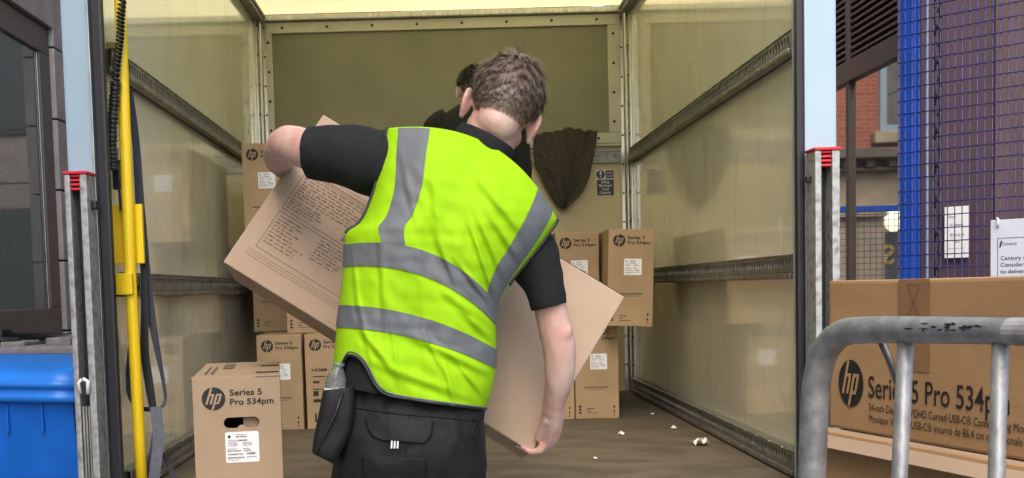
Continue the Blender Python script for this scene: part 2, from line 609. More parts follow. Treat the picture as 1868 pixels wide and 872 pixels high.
MB().box((-2.450, WY1 - fw - 0.012, WZ0 + fw), (-2.444, WY1 - fw, WZ1 - fw), 0.002).build('inner_trim', M['alu'], win)
MB().box((-2.5, WY0 - 0.05, WZ0 - 0.06), (-2.36, WY1 + 0.03, WZ0), 0.008).build('sill', M['bronze'], win)

# ------------------------------------------------------------------ facade on the right
t = thing('glazed_facade', 'brown framed facade with louvres above reflective glazing beside the van', 'building', (2.0, 5, 0))
XF = 2.0
MB().box((XF + 0.12, 3.95, 0), (XF + 3, 13, 9)).build('wall', M['bronze'], t)
b = MB()
for yy in (4.35, 5.13, 7.3, 9.5, 11.7):
    b.box((XF + 0.012, yy - 0.02, 0.12), (XF + 0.1, yy + 0.02, 6), 0.004)
b.box((XF + 0.006, 3.95, 2.50), (XF + 0.1, 12.9, 2.60), 0.004)
b.box((XF + 0.006, 3.95, 0.12), (XF + 0.1, 12.9, 0.25), 0.004)
b.build('mullion_frame', M['bronze'], t)
MB().box((XF + 0.03, 3.95, 0.25), (XF + 0.05, 12.9, 2.5)).build('glazing', M['mirror_glass'], t)
b = MB()
z = 2.62
while z < 4.6:
    b.box((XF + 0.02, 3.95, z), (XF + 0.06, 12.9, z + 0.012), 0.002)
    z += 0.031
b.build('louvre_slats', M['bronze'], t)
MB().box((XF + 0.1, 3.95, 2.6), (XF + 0.118, 12.9, 6)).build('louvre_backing', M['seal'], t)

# cladding wall behind the fence, running towards the camera at an angle
FD = Vector((0.73, -0.684, 0)).normalized()
FN = FD.cross(Vector((0, 0, 1)))            # towards the camera
FO = Vector((1.375, 3.1, 0))
CO = FO - FN * 0.5
t = thing('clad_wall', 'purple brown metal clad wall with paper notice behind the blue mesh fence', 'wall', (CO.x, CO.y, 0))
def clad_mx(s):
    o = CO + FD * s
    return Matrix(((FD.x, -FN.x, 0, o.x), (FD.y, -FN.y, 0, o.y), (0, 0, 1, 0), (0, 0, 0, 1)))
edges = [-0.17, -0.12, -0.055, 0.115, 0.28, 0.315]
for i in range(len(edges) - 1):
    MB().box((edges[i] + 0.002, 0 if i % 2 else 0.012, 0), (edges[i + 1] - 0.002, 0.2, 6), 0.003, clad_mx(0)).build('cladding_panel', M['clad'] if i in (1, 2) else M['clad_lt'], t)
MB().box((0.317, 0.0, 0), (0.36, 0.2, 6), 0.003, clad_mx(0)).build('corner_post', M['seal'], t)
b = MB()
b.box((0.36, 0.12, 0), (1.6, 0.2, 6), 0, clad_mx(0))
b.build('vent_backing', M['seal'], t)
b = MB()
z = 0.3
while z < 4:
    b.box((0.365, 0.03, z), (1.6, 0.1, z + 0.022), 0.003, clad_mx(0))
    z += 0.045
b.build('vent_slats', M['bronze'], t)
MB().box((0.18, 0.0, 0), (0.2, 0.9, 6), 0, Matrix.Translation((0, 0, 0)) @ clad_mx(-0.36)).build('return_panel', M['bronze'], t)

def on_plane(px, py, off):
    return ray_plane(px, py, FO + FN * off, FN)
# paper notice stuck to the cladding
p0 = on_plane(1723, 471, -0.494)
pw = (on_plane(1767, 470, -0.494) - p0).length
ph = on_plane(1723, 378, -0.494).z - p0.z
nt_ = thing('paper_notice', 'white paper notice stuck on the purple brown cladding behind wire mesh', 'notice', p0)
mx = plane_mx(p0, FD, (0, 0, 1))
b = MB(); rect(b, mx, 0, 0, pw, ph, 0.0); b.build('sheet', M['paper'], nt_)
b = MB()
add_text(b, 'Century', mx, pw * 0.16, ph * 0.78, 0.013, pw * 0.24)
add_text(b, 'All deliveries', mx, pw * 0.22, ph * 0.62, 0.012, pw * 0.55)
add_text(b, 'off here to the', mx, pw * 0.22, ph * 0.42, 0.016, pw * 0.6)
add_text(b, 'office', mx, pw * 0.45, ph * 0.29, 0.012, pw * 0.18)
rect(b, mx, pw * 0.15, ph * 0.18, pw * 0.85, ph * 0.186)
bmesh.ops.translate(b.bm, vec=FN * 0.001, verts=b.bm.verts)
b.build('lettering', M['ink'], nt_)

# ------------------------------------------------------------------ brick building at the end of the street
t = thing('brick_building', 'red brick building with sandstone ground floor mirrored in the glazing', 'building', (0, 13, 0))
YBK = 13.0
MB().box((-7, YBK + 0.05, 2.862), (-0.4, YBK + 1, 9)).build('brick_wall', M['brick'], t)
b = MB()
b.box((-7, YBK, 2.35), (-0.4, YBK + 1, 2.86))
for x0, x1 in ((-1.5, -0.62), (-0.55, -0.4), (-7, -2.9)):
    b.box((x0, YBK, 0), (x1, YBK + 1, 2.35))
b.box((-1.44, YBK - 0.06, 0.1), (-0.7, YBK, 2.1), 0.02)
b.box((-1.5, YBK - 0.1, 2.3), (-0.6, YBK, 2.42), 0.02)
b.box((-1.28, YBK - 0.09, 0.4), (-0.85, YBK - 0.06, 1.95), 0.01)
b.build('stone_front', M['sandstone'], t)
b = MB()
b.box((-7, YBK - 0.3, 3.0), (-0.4, YBK + 0.05, 3.12), 0.02)
b.box((-7, YBK - 0.15, 2.86), (-0.4, YBK + 0.05, 2.9), 0.01)
x = -6.9
while x < -0.55:
    b.box((x, YBK - 0.2, 2.9), (x + 0.1, YBK, 3.0), 0.01)
    x += 0.28
b.build('cornice', M['stone_dark'], t)
for x0 in (-2.45, -4.6):
    w = MB()
    w.box((x0, YBK, 3.35), (x0 + 0.08, YBK + 0.06, 5.2)); w.box((x0 + 0.92, YBK, 3.35), (x0 + 1.0, YBK + 0.06, 5.2))
    for zz in (3.35, 4.2, 5.12):
        w.box((x0 + 0.08, YBK, zz), (x0 + 0.92, YBK + 0.06, zz + 0.08))
    wo = w.build('window', M['white'], t)
    MB().box((x0 + 0.08, YBK + 0.02, 3.4), (x0 + 0.92, YBK + 0.045, 5.15)).build('pane', M['mirror_glass'], wo)
    MB().box((x0 - 0.1, YBK - 0.08, 3.2), (x0 + 1.1, YBK + 0.04, 3.345), 0.02).build('sill', M['sandstone'], wo)
sw = MB().box((-2.9, YBK + 0.15, 0.0), (-1.5, YBK + 0.3, 2.35)).build('shop_window', M['glass'], t)
MB().ell((-1.62, YBK + 0.02, 2.28), (0.12, 0.1, 0.17)).build('wall_lamp', M['lamp'], t, True)
b = MB()
add_text(b, 'S', plane_mx((-1.68, YBK + 0.13, 1.72), (1, 0, 0), (0, 0, 1)), 0, 0, 0.34, bold=0.02)
b.build('gold_letter', M['gold'], t)

t = thing('office_building', 'plain grey stone office building beside the brick one at the street end', 'building', (0.8, 13, 0))
b = MB()
z = 0.0
while z < 9:
    b.box((-0.38, 13.02, z + 0.008), (1.98, 14, z + 0.592), 0.01)
    z += 0.6
b.build('wall', M['stone'], t)
for zz in (1.2, 3.6, 6.0):
    for xx in (-0.1, 1.05):
        w = MB()
        w.box((xx, 12.98, zz), (xx + 0.7, 13.03, zz + 1.5), 0.01)
        wo = w.build('window', M['bronze'], t)
        MB().box((xx + 0.06, 12.965, zz + 0.06), (xx + 0.64, 12.978, zz + 1.44)).build('pane', M['glass'], wo)

# ------------------------------------------------------------------ mesh fences
def wire_panel(b, o, d, width, z0, z1, sx, sz, r):
    n = int(width / sx)
    up = Vector((0, 0, 1))
    nn = d.cross(up)
    for i in range(n + 1):
        p = o + d * (i * sx)
        b.tube([p + up * z0, p + up * z1], r, 5)
    k = int((z1 - z0) / sz)
    for i in range(k + 1):
        p = o + up * (z0 + i * sz) + nn * (r * 1.6)
        b.tube([p, p + d * width], r * 1.1, 5)

t = thing('mesh_fence', 'blue wire mesh fence panel with thick blue post hung with a grey sign', 'fence', FO)
b = MB()
wire_panel(b, FO + FN * 0.012 - FD * 0.004, FD, 0.85, 0.15, 2.6, 0.0195, 0.0375, 0.0016)
b.build('wire_mesh', M['wire_blue'], t, True)
b = MB()
b.box((-0.004, 0.0, 0.0), (0.042, 0.05, 2.75), 0.006, Matrix(((FD.x, -FN.x, 0, FO.x), (FD.y, -FN.y, 0, FO.y), (0, 0, 1, 0), (0, 0, 0, 1))))
b.build('post', M['fence_blue'], t)
b = MB()
b.box((0.062, 0.02, 0.0), (0.068, 0.03, 2.7), 0.001, Matrix(((FD.x, -FN.x, 0, FO.x), (FD.y, -FN.y, 0, FO.y), (0, 0, 1, 0), (0, 0, 0, 1))))
b.build('edge_strip', M['white'], t)
b = MB()
q = FO + FD * 0.083 - FN * 0.06
for i in range(46):
    zz = 0.4 + i * 0.05
    bmx = Matrix.Translation((q.x, q.y, zz)) @ Matrix.Rotation(R(90 * (i % 2) + 20), 4, 'Z') @ Matrix.Rotation(R(90), 4, 'X')
    ring = [bmx @ Vector((0.011 * math.cos(a * math.pi / 5), 0.031 * math.sin(a * math.pi / 5), 0)) for a in range(11)]
    b.tube(ring, 0.004, 5)
tag(b.build('hanging_chain', M['rail_dark'], None, True), 'dark chain hanging behind the thick blue fence post', 'chain')
t = thing('mesh_fence', 'low blue topped mesh fence standing behind the van, seen mirrored in glazing', 'fence', (0.7, 8.6, 0))
b = MB()
wire_panel(b, Vector((-0.4, 8.6, 0)), Vector((1, 0, 0)), 2.2, 0.12, 2.1, 0.05, 0.05, 0.0025)
b.build('wire_mesh', M['wire_blue'], t)
MB().box((-0.42, 8.57, 2.09), (1.82, 8.63, 2.14), 0.005).build('top_rail', M['fence_blue'], t)
b = MB(); b.box((-0.44, 8.57, 0), (-0.38, 8.63, 2.085), 0.005); b.build('post', M['fence_blue'], t)
b = MB(); b.box((1.78, 8.57, 0.12), (1.84, 8.63, 2.085), 0.005); b.build('post', M['fence_blue'], t)

# the sign tied to the fence
p0 = on_plane(1807, 566, 0.024)
sx_ = (on_plane(1807, 402, 0.024).z - p0.z)
sg = thing('site_sign', 'pale grey printed construction sign tied to the blue mesh fence', 'sign', p0)
mx = plane_mx(p0, FD, (0, 0, 1))
b = MB(); b.box((0, 0, 0), (0.34, sx_, 0.003), 0.001, mx); b.build('board', M['sign_grey'], sg)
mx2 = mx @ Matrix.Translation((0, 0, 0.0042))
b = MB()
u = sx_ / 164.0                      # one photo pixel of height
frame_rect(b, mx2, 0.018, 0.02, 0.33, sx_ - 33 * u, 0.0012)
add_text(b, 'Century', mx2, 0.030, sx_ - 46 * u, 0.011)
flat(b, mx2, [(0.022, sx_ - 50 * u), (0.026, sx_ - 50 * u), (0.030, sx_ - 38 * u), (0.026, sx_ - 38 * u)])
for i, s in enumerate(('Century working along side the', 'Considerate Constructors aim', 'to deliver this project to a high', 'standard')):
    add_text(b, s, mx2, 0.026, sx_ - (73 + i * 12) * u, 0.0155, bold=0.004)
b.build('lettering', M['ink'], sg)
b = MB()
c0 = on_plane(1821, 408, 0.03)
b.tube([c0 + Vector((-0.004, 0, 0.016)), c0 + FN * 0.01 + Vector((0.004, 0, 0.01)), c0 + FN * 0.008, c0 + Vector((0, 0, -0.008))], 0.0028, 6)
b.build('cable_tie', M['paper'], sg, True)

# ------------------------------------------------------------------ the van
VAN = thing('box_van', 'open white box van with beige lined load space and yellow grab pole', 'van', (0.05, 3.05, 0))
WT = 0.05
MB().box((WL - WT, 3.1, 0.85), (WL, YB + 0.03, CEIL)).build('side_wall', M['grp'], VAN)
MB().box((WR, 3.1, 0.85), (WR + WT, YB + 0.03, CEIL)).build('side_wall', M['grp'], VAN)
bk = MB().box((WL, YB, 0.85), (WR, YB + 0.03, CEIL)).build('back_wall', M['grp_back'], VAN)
MB().quad([(WL - 0.04, 3.05, CEIL + 0.012), (WR + 0.04, 3.05, CEIL + 0.012), (WR + 0.04, YB + 0.03, CEIL + 0.012), (WL - 0.04, YB + 0.03, CEIL + 0.012)]).build('translucent_roof', M['roof'], VAN)
fl = MB().box((WL, 3.0, 0.86), (WR, YB, FLOOR))
fl.build('load_floor', M['floor'], VAN)
MB().box((WL, 2.97, 0.72), (WR, 2.998, FLOOR - 0.004), 0.004).build('sill_plate', M['galv_worn'], VAN)
# bulkhead: raised frame round a darker panel, plus a step band under it
bx0, bx1, bz0, bz1 = -0.885, 0.972, 2.395, 2.985
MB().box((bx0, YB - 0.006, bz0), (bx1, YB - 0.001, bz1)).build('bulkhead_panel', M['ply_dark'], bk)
b = MB()
yf = YB - 0.022
b.box((WL + 0.05, yf, bz1), (WR - 0.05, YB - 0.001, 3.045), 0.004)
b.box((WL + 0.05, yf, bz0 - 0.06), (WR - 0.05, YB - 0.001, bz0), 0.004)
b.box((WL + 0.05, yf, bz0), (bx0, YB - 0.001, bz1), 0.004)
b.box((bx1, yf, bz0), (WR - 0.05, YB - 0.001, bz1), 0.004)
b.build('bulkhead_frame', M['grp_frame'], bk)
MB().box((WL + 0.05, YB - 0.03, bz0 - 0.075), (WR - 0.05, YB - 0.001, bz0 - 0.062), 0.003).build('bulkhead_ledge', M['grp_frame'], bk)
b = MB()
for zz in (bz1 + 0.03, bz0 - 0.03):
    for i in range(8):
        x = bx0 + 0.06 + (bx1 - bx0 - 0.12) * i / 7
        b.ell((x, yf, zz), (0.008, 0.004, 0.008), seg=8, ring=6)
for xx in (bx0 - 0.02, bx1 + 0.03):
    for i in range(4):
        b.ell((xx, yf, bz0 + 0.06 + i * 0.16), (0.008, 0.004, 0.008), seg=8, ring=6)
b.build('rivets', M['rail_dark'], bk)
# corner posts
for s, xw in ((1, WL), (-1, WR)):
    b = MB()
    b.box((xw + s * 0.002, YB - 0.012, FLOOR) if s > 0 else (xw - 0.052, YB - 0.012, FLOOR), (xw + 0.052, YB - 0.0005, 3.05) if s > 0 else (xw - 0.002, YB - 0.0005, 3.05), 0.002)
    b.box((min(xw, xw + s * 0.012), YB - 0.085, FLOOR), (max(xw, xw + s * 0.012), YB - 0.014, 3.05), 0.002)
    b.tube([(xw + s * 0.02, YB - 0.026, FLOOR), (xw + s * 0.02, YB - 0.026, 3.05)], 0.012, 10)
    cp = b.build('corner_post', M['alu'], VAN)
    b = MB()
    for i in range(13):
        zz = 1.1 + i * 0.16
        b.ell((xw + s * 0.042, YB - 0.014, zz), (0.006, 0.004, 0.006), seg=8, ring=6)
        b.ell((xw + s * 0.014, YB - 0.065, zz), (0.004, 0.006, 0.006), seg=8, ring=6)
    b.build('rivets', M['rail_dark'], cp)
# top beam, cant rails, roof bow
MB().box((WL, YB - 0.05, 3.047), (WR, YB, 3.075), 0.006).build('cross_beam', M['alu'], VAN)
for xa, xb in ((WL, WL + 0.05), (WR - 0.05, WR)):
    b = MB()
    b.box((xa, 3.15, 3.04), (xb, YB - 0.052, 3.095), 0.008)
    xm = xb if xa == WL else xa
    b.tube([(xm, 3.15, 3.068), (xm, YB - 0.06, 3.068)], 0.012, 8)
    b.build('cant_rail', M['rail'], VAN)
for yy in (5.28, 4.4, 3.6):
    MB().box((WL + 0.052, yy - 0.02, 3.07), (WR - 0.052, yy + 0.02, 3.098), 0.006).build('roof_bow', M['alu'], VAN)

def slotted_rail(xw, s, zc, y0, y1, tilt=0):
    """lashing rail on a side wall: slotted face plate over a dark channel, lip below"""
    b = MB()
    x0, x1 = (xw, xw + 0.012) if s > 0 else (xw - 0.012, xw)
    b.box((x0, y0, zc - 0.03), (x1, y1, zc + 0.036))
    o = b.build('lashing_rail', M['rail_dark'], VAN)
    holes, y = [], y0 + 0.03
    while y < y1 - 0.03:
        holes.append([(y, 0.002), (y + 0.014, 0.002), (y + 0.014, 0.028), (y, 0.028)])
        y += 0.027
    me = plate([(y0, -0.012), (y1, -0.012), (y1, 0.036), (y0, 0.036)], holes, 0.003,
               Matrix.Translation((xw + s * 0.024, 0, zc)) @ Matrix(((0, 0, 1, 0), (1, 0, 0, 0), (0, 1, 0, 0), (0, 0, 0, 1))))
    q = MB(); q.mesh(me, Matrix()); q.build('slot_plate', M['rail'], o)
    q = MB()
    xa, xb = sorted((xw + s * 0.012, xw + s * 0.038))
    q.box((xa, y0, zc - 0.032), (xb, y1, zc - 0.014), 0.004)
    xa, xb = sorted((xw + s * 0.012, xw + s * 0.028))
    q.box((xa, y0, zc + 0.037), (xb, y1, zc + 0.043), 0.002)
    q.build('rail_lip', M['rail'], o)
    q = MB()
    y = y0 + 0.1
    while y < y1:
        q.ell((xw + s * 0.03, y, zc + 0.043), (0.004, 0.004, 0.002), seg=8, ring=4)
        q.ell((xw + s * 0.038, y + 0.05, zc - 0.023), (0.002, 0.004, 0.004), seg=8, ring=4)
        y += 0.13
    q.build('rivets', M['alu'], o)

for xw, s in ((WL, 1), (WR, -1)):
    slotted_rail(xw, s, EYE + 0.70, 3.13, YB - 0.09)
    slotted_rail(xw, s, EYE + 0.035, 3.13, YB - 0.09)
    slotted_rail(xw, s, FLOOR + 0.037, 3.13, YB - 0.09)
# rail with round holes across the bulkhead
holes = [circle(x, 0, 0.012) for x in [WL + 0.09 + i * 0.047 for i in range(41)]]
me = plate([(WL + 0.055, -0.033), (WR - 0.055, -0.033), (WR - 0.055, 0.033), (WL + 0.055, 0.033)], holes, 0.004,
           Matrix.Translation((0, YB - 0.012, 2.262)) @ Matrix(((1, 0, 0, 0), (0, 0, -1, 0), (0, 1, 0, 0), (0, 0, 0, 1))))
q = MB(); q.mesh(me, Matrix())
q.box((WL + 0.055, YB - 0.02, 2.228), (WR - 0.055, YB - 0.001, 2.234)); q.box((WL + 0.055, YB - 0.02, 2.290), (WR - 0.055, YB - 0.001, 2.296))
q.build('bulkhead_rail', M['galv'], VAN)
# safety sticker
mx = plane_mx(W(1089, 357, YB - 0.003), (1, 0, 0), (0, 0, 1))
stk = MB(); rect(stk, mx, -0.004, -0.004, 0.098, 0.146); st_o = stk.build('safety_sticker', M['paper'], VAN)
b = MB()
mz = mx @ Matrix.Translation((0, 0, 0.0012))
flat(b, mz, circle(0.022, 0.116, 0.024, 24))
rect(b, mz, 0.05, 0.094, 0.095, 0.139)
rect(b, mz, 0.0, 0.0, 0.095, 0.088)
b.build('blue_print', M['navy_sign'], st_o)
b = MB()
mz = mx @ Matrix.Translation((0, 0, 0.0024))
flat(b, mz, [(0.018, 0.112), (0.026, 0.112), (0.028, 0.134), (0.016, 0.134)])
flat(b, mz, circle(0.022, 0.103, 0.0042, 10))
add_text(b, 'Safe', mz, 0.0725, 0.120, 0.015, 0.032, centre=True)
add_text(b, 'load', mz, 0.0725, 0.103, 0.015, 0.032, centre=True)
for i, (s, wd) in enumerate((('50kg', 0.045), ('Maximum', 0.072), ('Load', 0.036), ('Capacity', 0.064))):
    add_text(b, s, mz, 0.0475, 0.068 - 0.0195 * i, 0.021, wd, 0.01, True)
b.build('white_print', M['paper'], st_o)

# rear frame: white posts, black seals, tail lift columns with red caps
def rear_post(x0, x1, s0, s1, name_side):
    MB().box((x0, 2.99, 0.55), (x1, 3.1, 3.4), 0.008).build('rear_post', M['white'], VAN)
    MB().box((s0, 2.984, 0.6), (s1, 3.012, 3.3), 0.007).build('door_seal', M['seal'], VAN)
rear_post(-1.046, -0.964, -0.963, -0.928, 0)
rear_post(1.052, 1.144, 1.028, 1.051, 1)
MB().box((-1.046, 2.99, 3.14), (1.144, 3.1, 3.4), 0.008).build('header_rail', M['white'], VAN)
MB().box((-0.968, 2.976, 0.6), (-0.963, 2.984, 3.3), 0.001).build('seal_trim', M['alu'], VAN)

def lift_column(x0, x1, zt):
    wdt = x1 - x0
    y0, y1 = 2.90, 2.975
    b = MB()
    b.box((x0, y0, 0.25), (x0 + wdt * 0.26, y1, zt), 0.004)
    b.box((x1 - wdt * 0.32, y0, 0.25), (x1, y1, zt), 0.004)
    o = b.build('lift_column', M['galv_worn'], VAN)
    MB().box((x0 + wdt * 0.26, y1 - 0.02, 0.25), (x1 - wdt * 0.32, y1, zt - 0.002)).build('channel', M['black'], o)
    b = MB()
    b.box((x0 - 0.003, y0 - 0.004, zt), (x1 + 0.003, y1 + 0.002, zt + 0.008), 0.002)
    for k in range(4):
        b.box((x0 + wdt * 0.27, y0 + 0.004, zt - 0.008 - 0.012 * k), (x1 - wdt * 0.33, y0 + 0.03, zt - 0.001 - 0.012 * k), 0.002)
    b.build('red_cap', M['red'], o)
    return o
lc = lift_column(-1.026, -0.964, 1.895)
MB().box((-0.964, 2.93, 1.80), (-0.95, 2.95, 1.825), 0.004).build('stop_bolt', M['black'], lc)
b = MB()
c0 = W(150, 698, 2.895)
b.tube([c0 + Vector((-0.006, 0, -0.03)), c0 + Vector((-0.008, -0.006, 0)), c0 + Vector((0.0, -0.004, 0.01))], 0.0045, 6)
b.tube([c0 + Vector((0.014, 0, -0.032)), c0 + Vector((0.018, -0.006, 0.004)), c0 + Vector((0.004, -0.004, 0.01))], 0.006, 6)
b.build('white_clip', M['paper'], lc, True)
b = MB()
for k in range(3):
    b.tube([(-1.004 + 0.008 * k, 2.905, 0.3), (-1.004 + 0.008 * k, 2.905, 1.25)], 0.0035, 8)
b.build('lift_cables', M['alu'], lc)
rcol = lift_column(1.049, 1.118, 1.905)
MB().box((1.037, 2.93, 1.82), (1.049, 2.95, 1.84), 0.004).build('stop_bolt', M['black'], rcol)
# lowered tail lift platform the worker stands on
b = MB()
b.box((-1.0, 1.3, 0.25), (1.1, 2.89, 0.30), 0.01)
for i in range(8):
    b.box((-0.98 + 0.26 * i, 1.32, 0.2), (-0.94 + 0.26 * i, 2.85, 0.25))
b.build('lift_platform', M['platform'], VAN)
MB().box((-0.55, 3.1, 0.55), (-0.4, 7.5, 0.845)).build('chassis_rail', M['black'], VAN)
MB().box((0.5, 3.1, 0.55), (0.65, 7.5, 0.845)).build('chassis_rail', M['black'], VAN)
for xa in (-1.0, 0.86):
    MB().tube([(xa, 4.9, 0.36), (xa + 0.24, 4.9, 0.36)], 0.36, 28).build('wheel', M['rubber'], VAN)
    MB().tube([(xa, 7.0, 0.36), (xa + 0.24, 7.0, 0.36)], 0.36, 28).build('wheel', M['rubber'], VAN)

# yellow grab pole and its brackets
pole = MB().tube([W(217, -60, 3.12), W(221, 60, 3.12), W(237, 480, 3.12), W(254, 800, 3.12), W(263, 960, 3.12)], 0.0172, 16).build('grab_pole', M['yellow'], VAN, True)
def px_box(x0, y0, x1, y1, D0, D1, bev=0.003):
    a, c = W(x0, y1, D0), W(x1, y0, D0)
    return (min(a.x, c.x), D0, min(a.z, c.z)), (max(a.x, c.x), D1, max(a.z, c.z))
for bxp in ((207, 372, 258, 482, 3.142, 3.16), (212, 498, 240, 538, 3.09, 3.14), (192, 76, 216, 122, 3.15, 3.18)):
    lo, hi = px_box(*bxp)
    MB().box(lo, hi, 0.003).build('pole_bracket', M['shaded_yellow'] if bxp[1] == 76 else M['yellow'], VAN)
b = MB()
lo, hi = px_box(205, 268, 218, 293, 3.11, 3.14); b.box(lo, hi, 0.003)
b.build('junction_plate', M['galv'], VAN)
b = MB()
lo, hi = px_box(205, 294, 219, 346, 3.12, 3.15); b.box(lo, hi, 0.006)
b.tube([W(216, 330, 3.11), W(219, 365, 3.11), W(220, 385, 3.11)], 0.004, 6)
b.build('switch_block', M['black'], VAN)
# spiral cable and its corrugated sleeve
axis = spline([(229, -30, 3.09), (221, 20, 3.09), (219, 70, 3.085), (213, 120, 3.08), (208, 180, 3.08)], 24)
b = MB()
pts = []
for i, p in enumerate(axis):
    for k in range(4):
        c = Vector(W(*p))
        q_ = axis[min(i + 1, len(axis) - 1)]
        c = c.lerp(W(*q_), k / 4)
        a = (i + k / 4) * 2 * math.pi / 3.4
        pts.append(c + Vector((0.0085 * math.cos(a), 0.0085 * math.sin(a), 0)))
b.tube(pts, 0.0042, 6)
ax = spline([(211, 150, 3.085), (207, 200, 3.085), (204, 260, 3.085), (206, 310, 3.09)], 22)
b.tube([W(*p) for p in ax], [0.0145 + 0.0022 * math.sin(i * 2.1) + 0.001 * math.sin(i * .5) for i in range(len(ax))], 12)
b.build('spiral_cable', M['black'], VAN, True)

# ------------------------------------------------------------------ straps
def ribbon(b, path, width, thick=0.0025, tilt=0.0):
    """flat webbing along a photo-space path (px, py, D, half width px)"""
    rows = []
    for i, (px, py, D, hw) in enumerate(path):
        q0, q1 = path[max(i - 1, 0)], path[min(i + 1, len(path) - 1)]
        d = Vector((q1[0] - q0[0], q1[1] - q0[1])).normalized()
        nx, ny = -d.y, d.x
        r_ = []
        for s, e in ((-1, -1), (1, -1), (1, 1), (-1, 1)):
            r_.append(W(px + nx * hw * s, py + ny * hw * s, D + e * thick / 2 + s * tilt))
        rows.append(r_)
    b.grid(rows, True, True)
t = thing('webbing_strap', 'navy webbing strap looped from the side rail behind the yellow pole', 'strap', W(262, 450, 3.2))
b = MB()
ribbon(b, spline([(236, 165, 3.22, 6), (247, 250, 3.22, 7), (256, 380, 3.21, 8.5), (266, 500, 3.2, 9), (280, 600, 3.2, 7), (297, 690, 3.2, 3.5), (302, 725, 3.2, 3)], 8), 0, tilt=0.004)
ribbon(b, spline([(302, 724, 3.2, 3), (299, 738, 3.19, 3), (288, 747, 3.18, 3)], 6), 0)
b.build('upper_strap', M['strap'], t)
b = MB()
ribbon(b, spline([(262, 470, 3.18, 5), (264, 560, 3.18, 7), (264, 640, 3.18, 8), (272, 700, 3.18, 8), (279, 744, 3.18, 7)], 8), 0)
ribbon(b, spline([(252, 520, 3.2, 3), (240, 610, 3.2, 4), (234, 690, 3.2, 5), (240, 730, 3.19, 4), (262, 746, 3.17, 4), (284, 744, 3.17, 5)], 8), 0)
b.build('looped_strap', M['seal'], t)
b = MB()
ribbon(b, spline([(284, 742, 3.16, 10), (289, 800, 3.15, 10.5), (284, 850, 3.14, 10), (276, 900, 3.14, 10)], 8), 0)
b.build('strap_tail', M['strap_grey'], t)
b = MB()
ribbon(b, spline([(282, 780, 3.17, 3), (275, 840, 3.16, 6), (262, 880, 3.16, 8)], 6), 0)
ribbon(b, spline([(297, 828, 3.19, 3), (308, 850, 3.19, 4), (322, 885, 3.19, 6)], 6), 0)
b.build('strap_end', M['strap'], t)

# ------------------------------------------------------------------ cartons
BW, BH, BL = 0.197, 0.42, 0.87

def hp_logo(b_disc, b_cut, mx, cx, cy, r):
    flat(b_disc, mx, circle(cx, cy, r, 40))
    m2 = mx @ Matrix.Translation((0, 0, 0.0008))
    def bar(x0, y0, x1, y1):
        p = [(x0, y0), (x1, y0), (x1, y1), (x0, y1)]
        flat(b_cut, m2, [(cx + (x + 0.33 * y) * r, cy + y * r) for x, y in p])
    bar(-0.55, -0.46, -0.37, 0.96)
    bar(-0.37, 0.27, -0.05, 0.42)
    bar(-0.20, -0.46, -0.02, 0.27)
    bar(0.10, -0.96, 0.28, 0.42)
    bar(0.28, 0.27, 0.58, 0.42)
    bar(0.28, -0.46, 0.58, -0.31)
    bar(0.43, -0.31, 0.61, 0.30)

def shipping_label(parent, mx, x, y, w, h, cutmat=None):
    """white printed sticker with rows of print and bar codes"""
    z1, z2 = mx @ Matrix.Translation((0, 0, 0.0009)), mx @ Matrix.Translation((0, 0, 0.0018))
    b = MB()
    r = 0.003
    flat(b, z1, [(x + r, y), (x + w - r, y), (x + w, y + r), (x + w, y + h - r), (x + w - r, y + h), (x + r, y + h), (x, y + h - r), (x, y + r)])
    o = b.build('shipping_label', M['paper'], parent, local=True)
    b = MB()
    rng = random.Random(3)
    flat(b, z2, circle(x + w * 0.12, y + h * 0.85, w * 0.045, 14))
    def line(xa, xb, yy, hh, gap=0.25):
        xx = xa
        while xx < xb:
            l = rng.uniform(0.02, 0.06) * w
            rect(b, z2, x + xx * w, y + yy * h, min(x + xx * w + l, x + xb * w), y + (yy + hh) * h)
            xx += l / w + 0.018
    def code(xa, xb, yy, hh):
        xx = xa
        while xx < xb:
            l = rng.choice((0.006, 0.01, 0.016))
            rect(b, z2, x + xx * w, y + yy * h, x + (xx + l) * w, y + (yy + hh) * h)
            xx += l + rng.choice((0.007, 0.012))
    line(0.30, 0.66, 0.90, 0.018); line(0.32, 0.64, 0.82, 0.04); line(0.38, 0.64, 0.70, 0.045)
    for k in range(5):
        line(0.08, 0.36, 0.72 - 0.045 * k, 0.014)
    for k in range(3):
        line(0.52, 0.80, 0.64 - 0.045 * k, 0.014)
    code(0.06, 0.46, 0.36, 0.045); code(0.54, 0.76, 0.36, 0.045)
    code(0.06, 0.50, 0.25, 0.045); code(0.62, 0.88, 0.25, 0.07)
    code(0.06, 0.56, 0.14, 0.045); line(0.62, 0.92, 0.16, 0.02)
    line(0.06, 0.4, 0.08, 0.014); line(0.06, 0.34, 0.44, 0.018); line(0.52, 0.7, 0.44, 0.018)
    b.build('label_print', M['ink'], o, local=True)
    return o

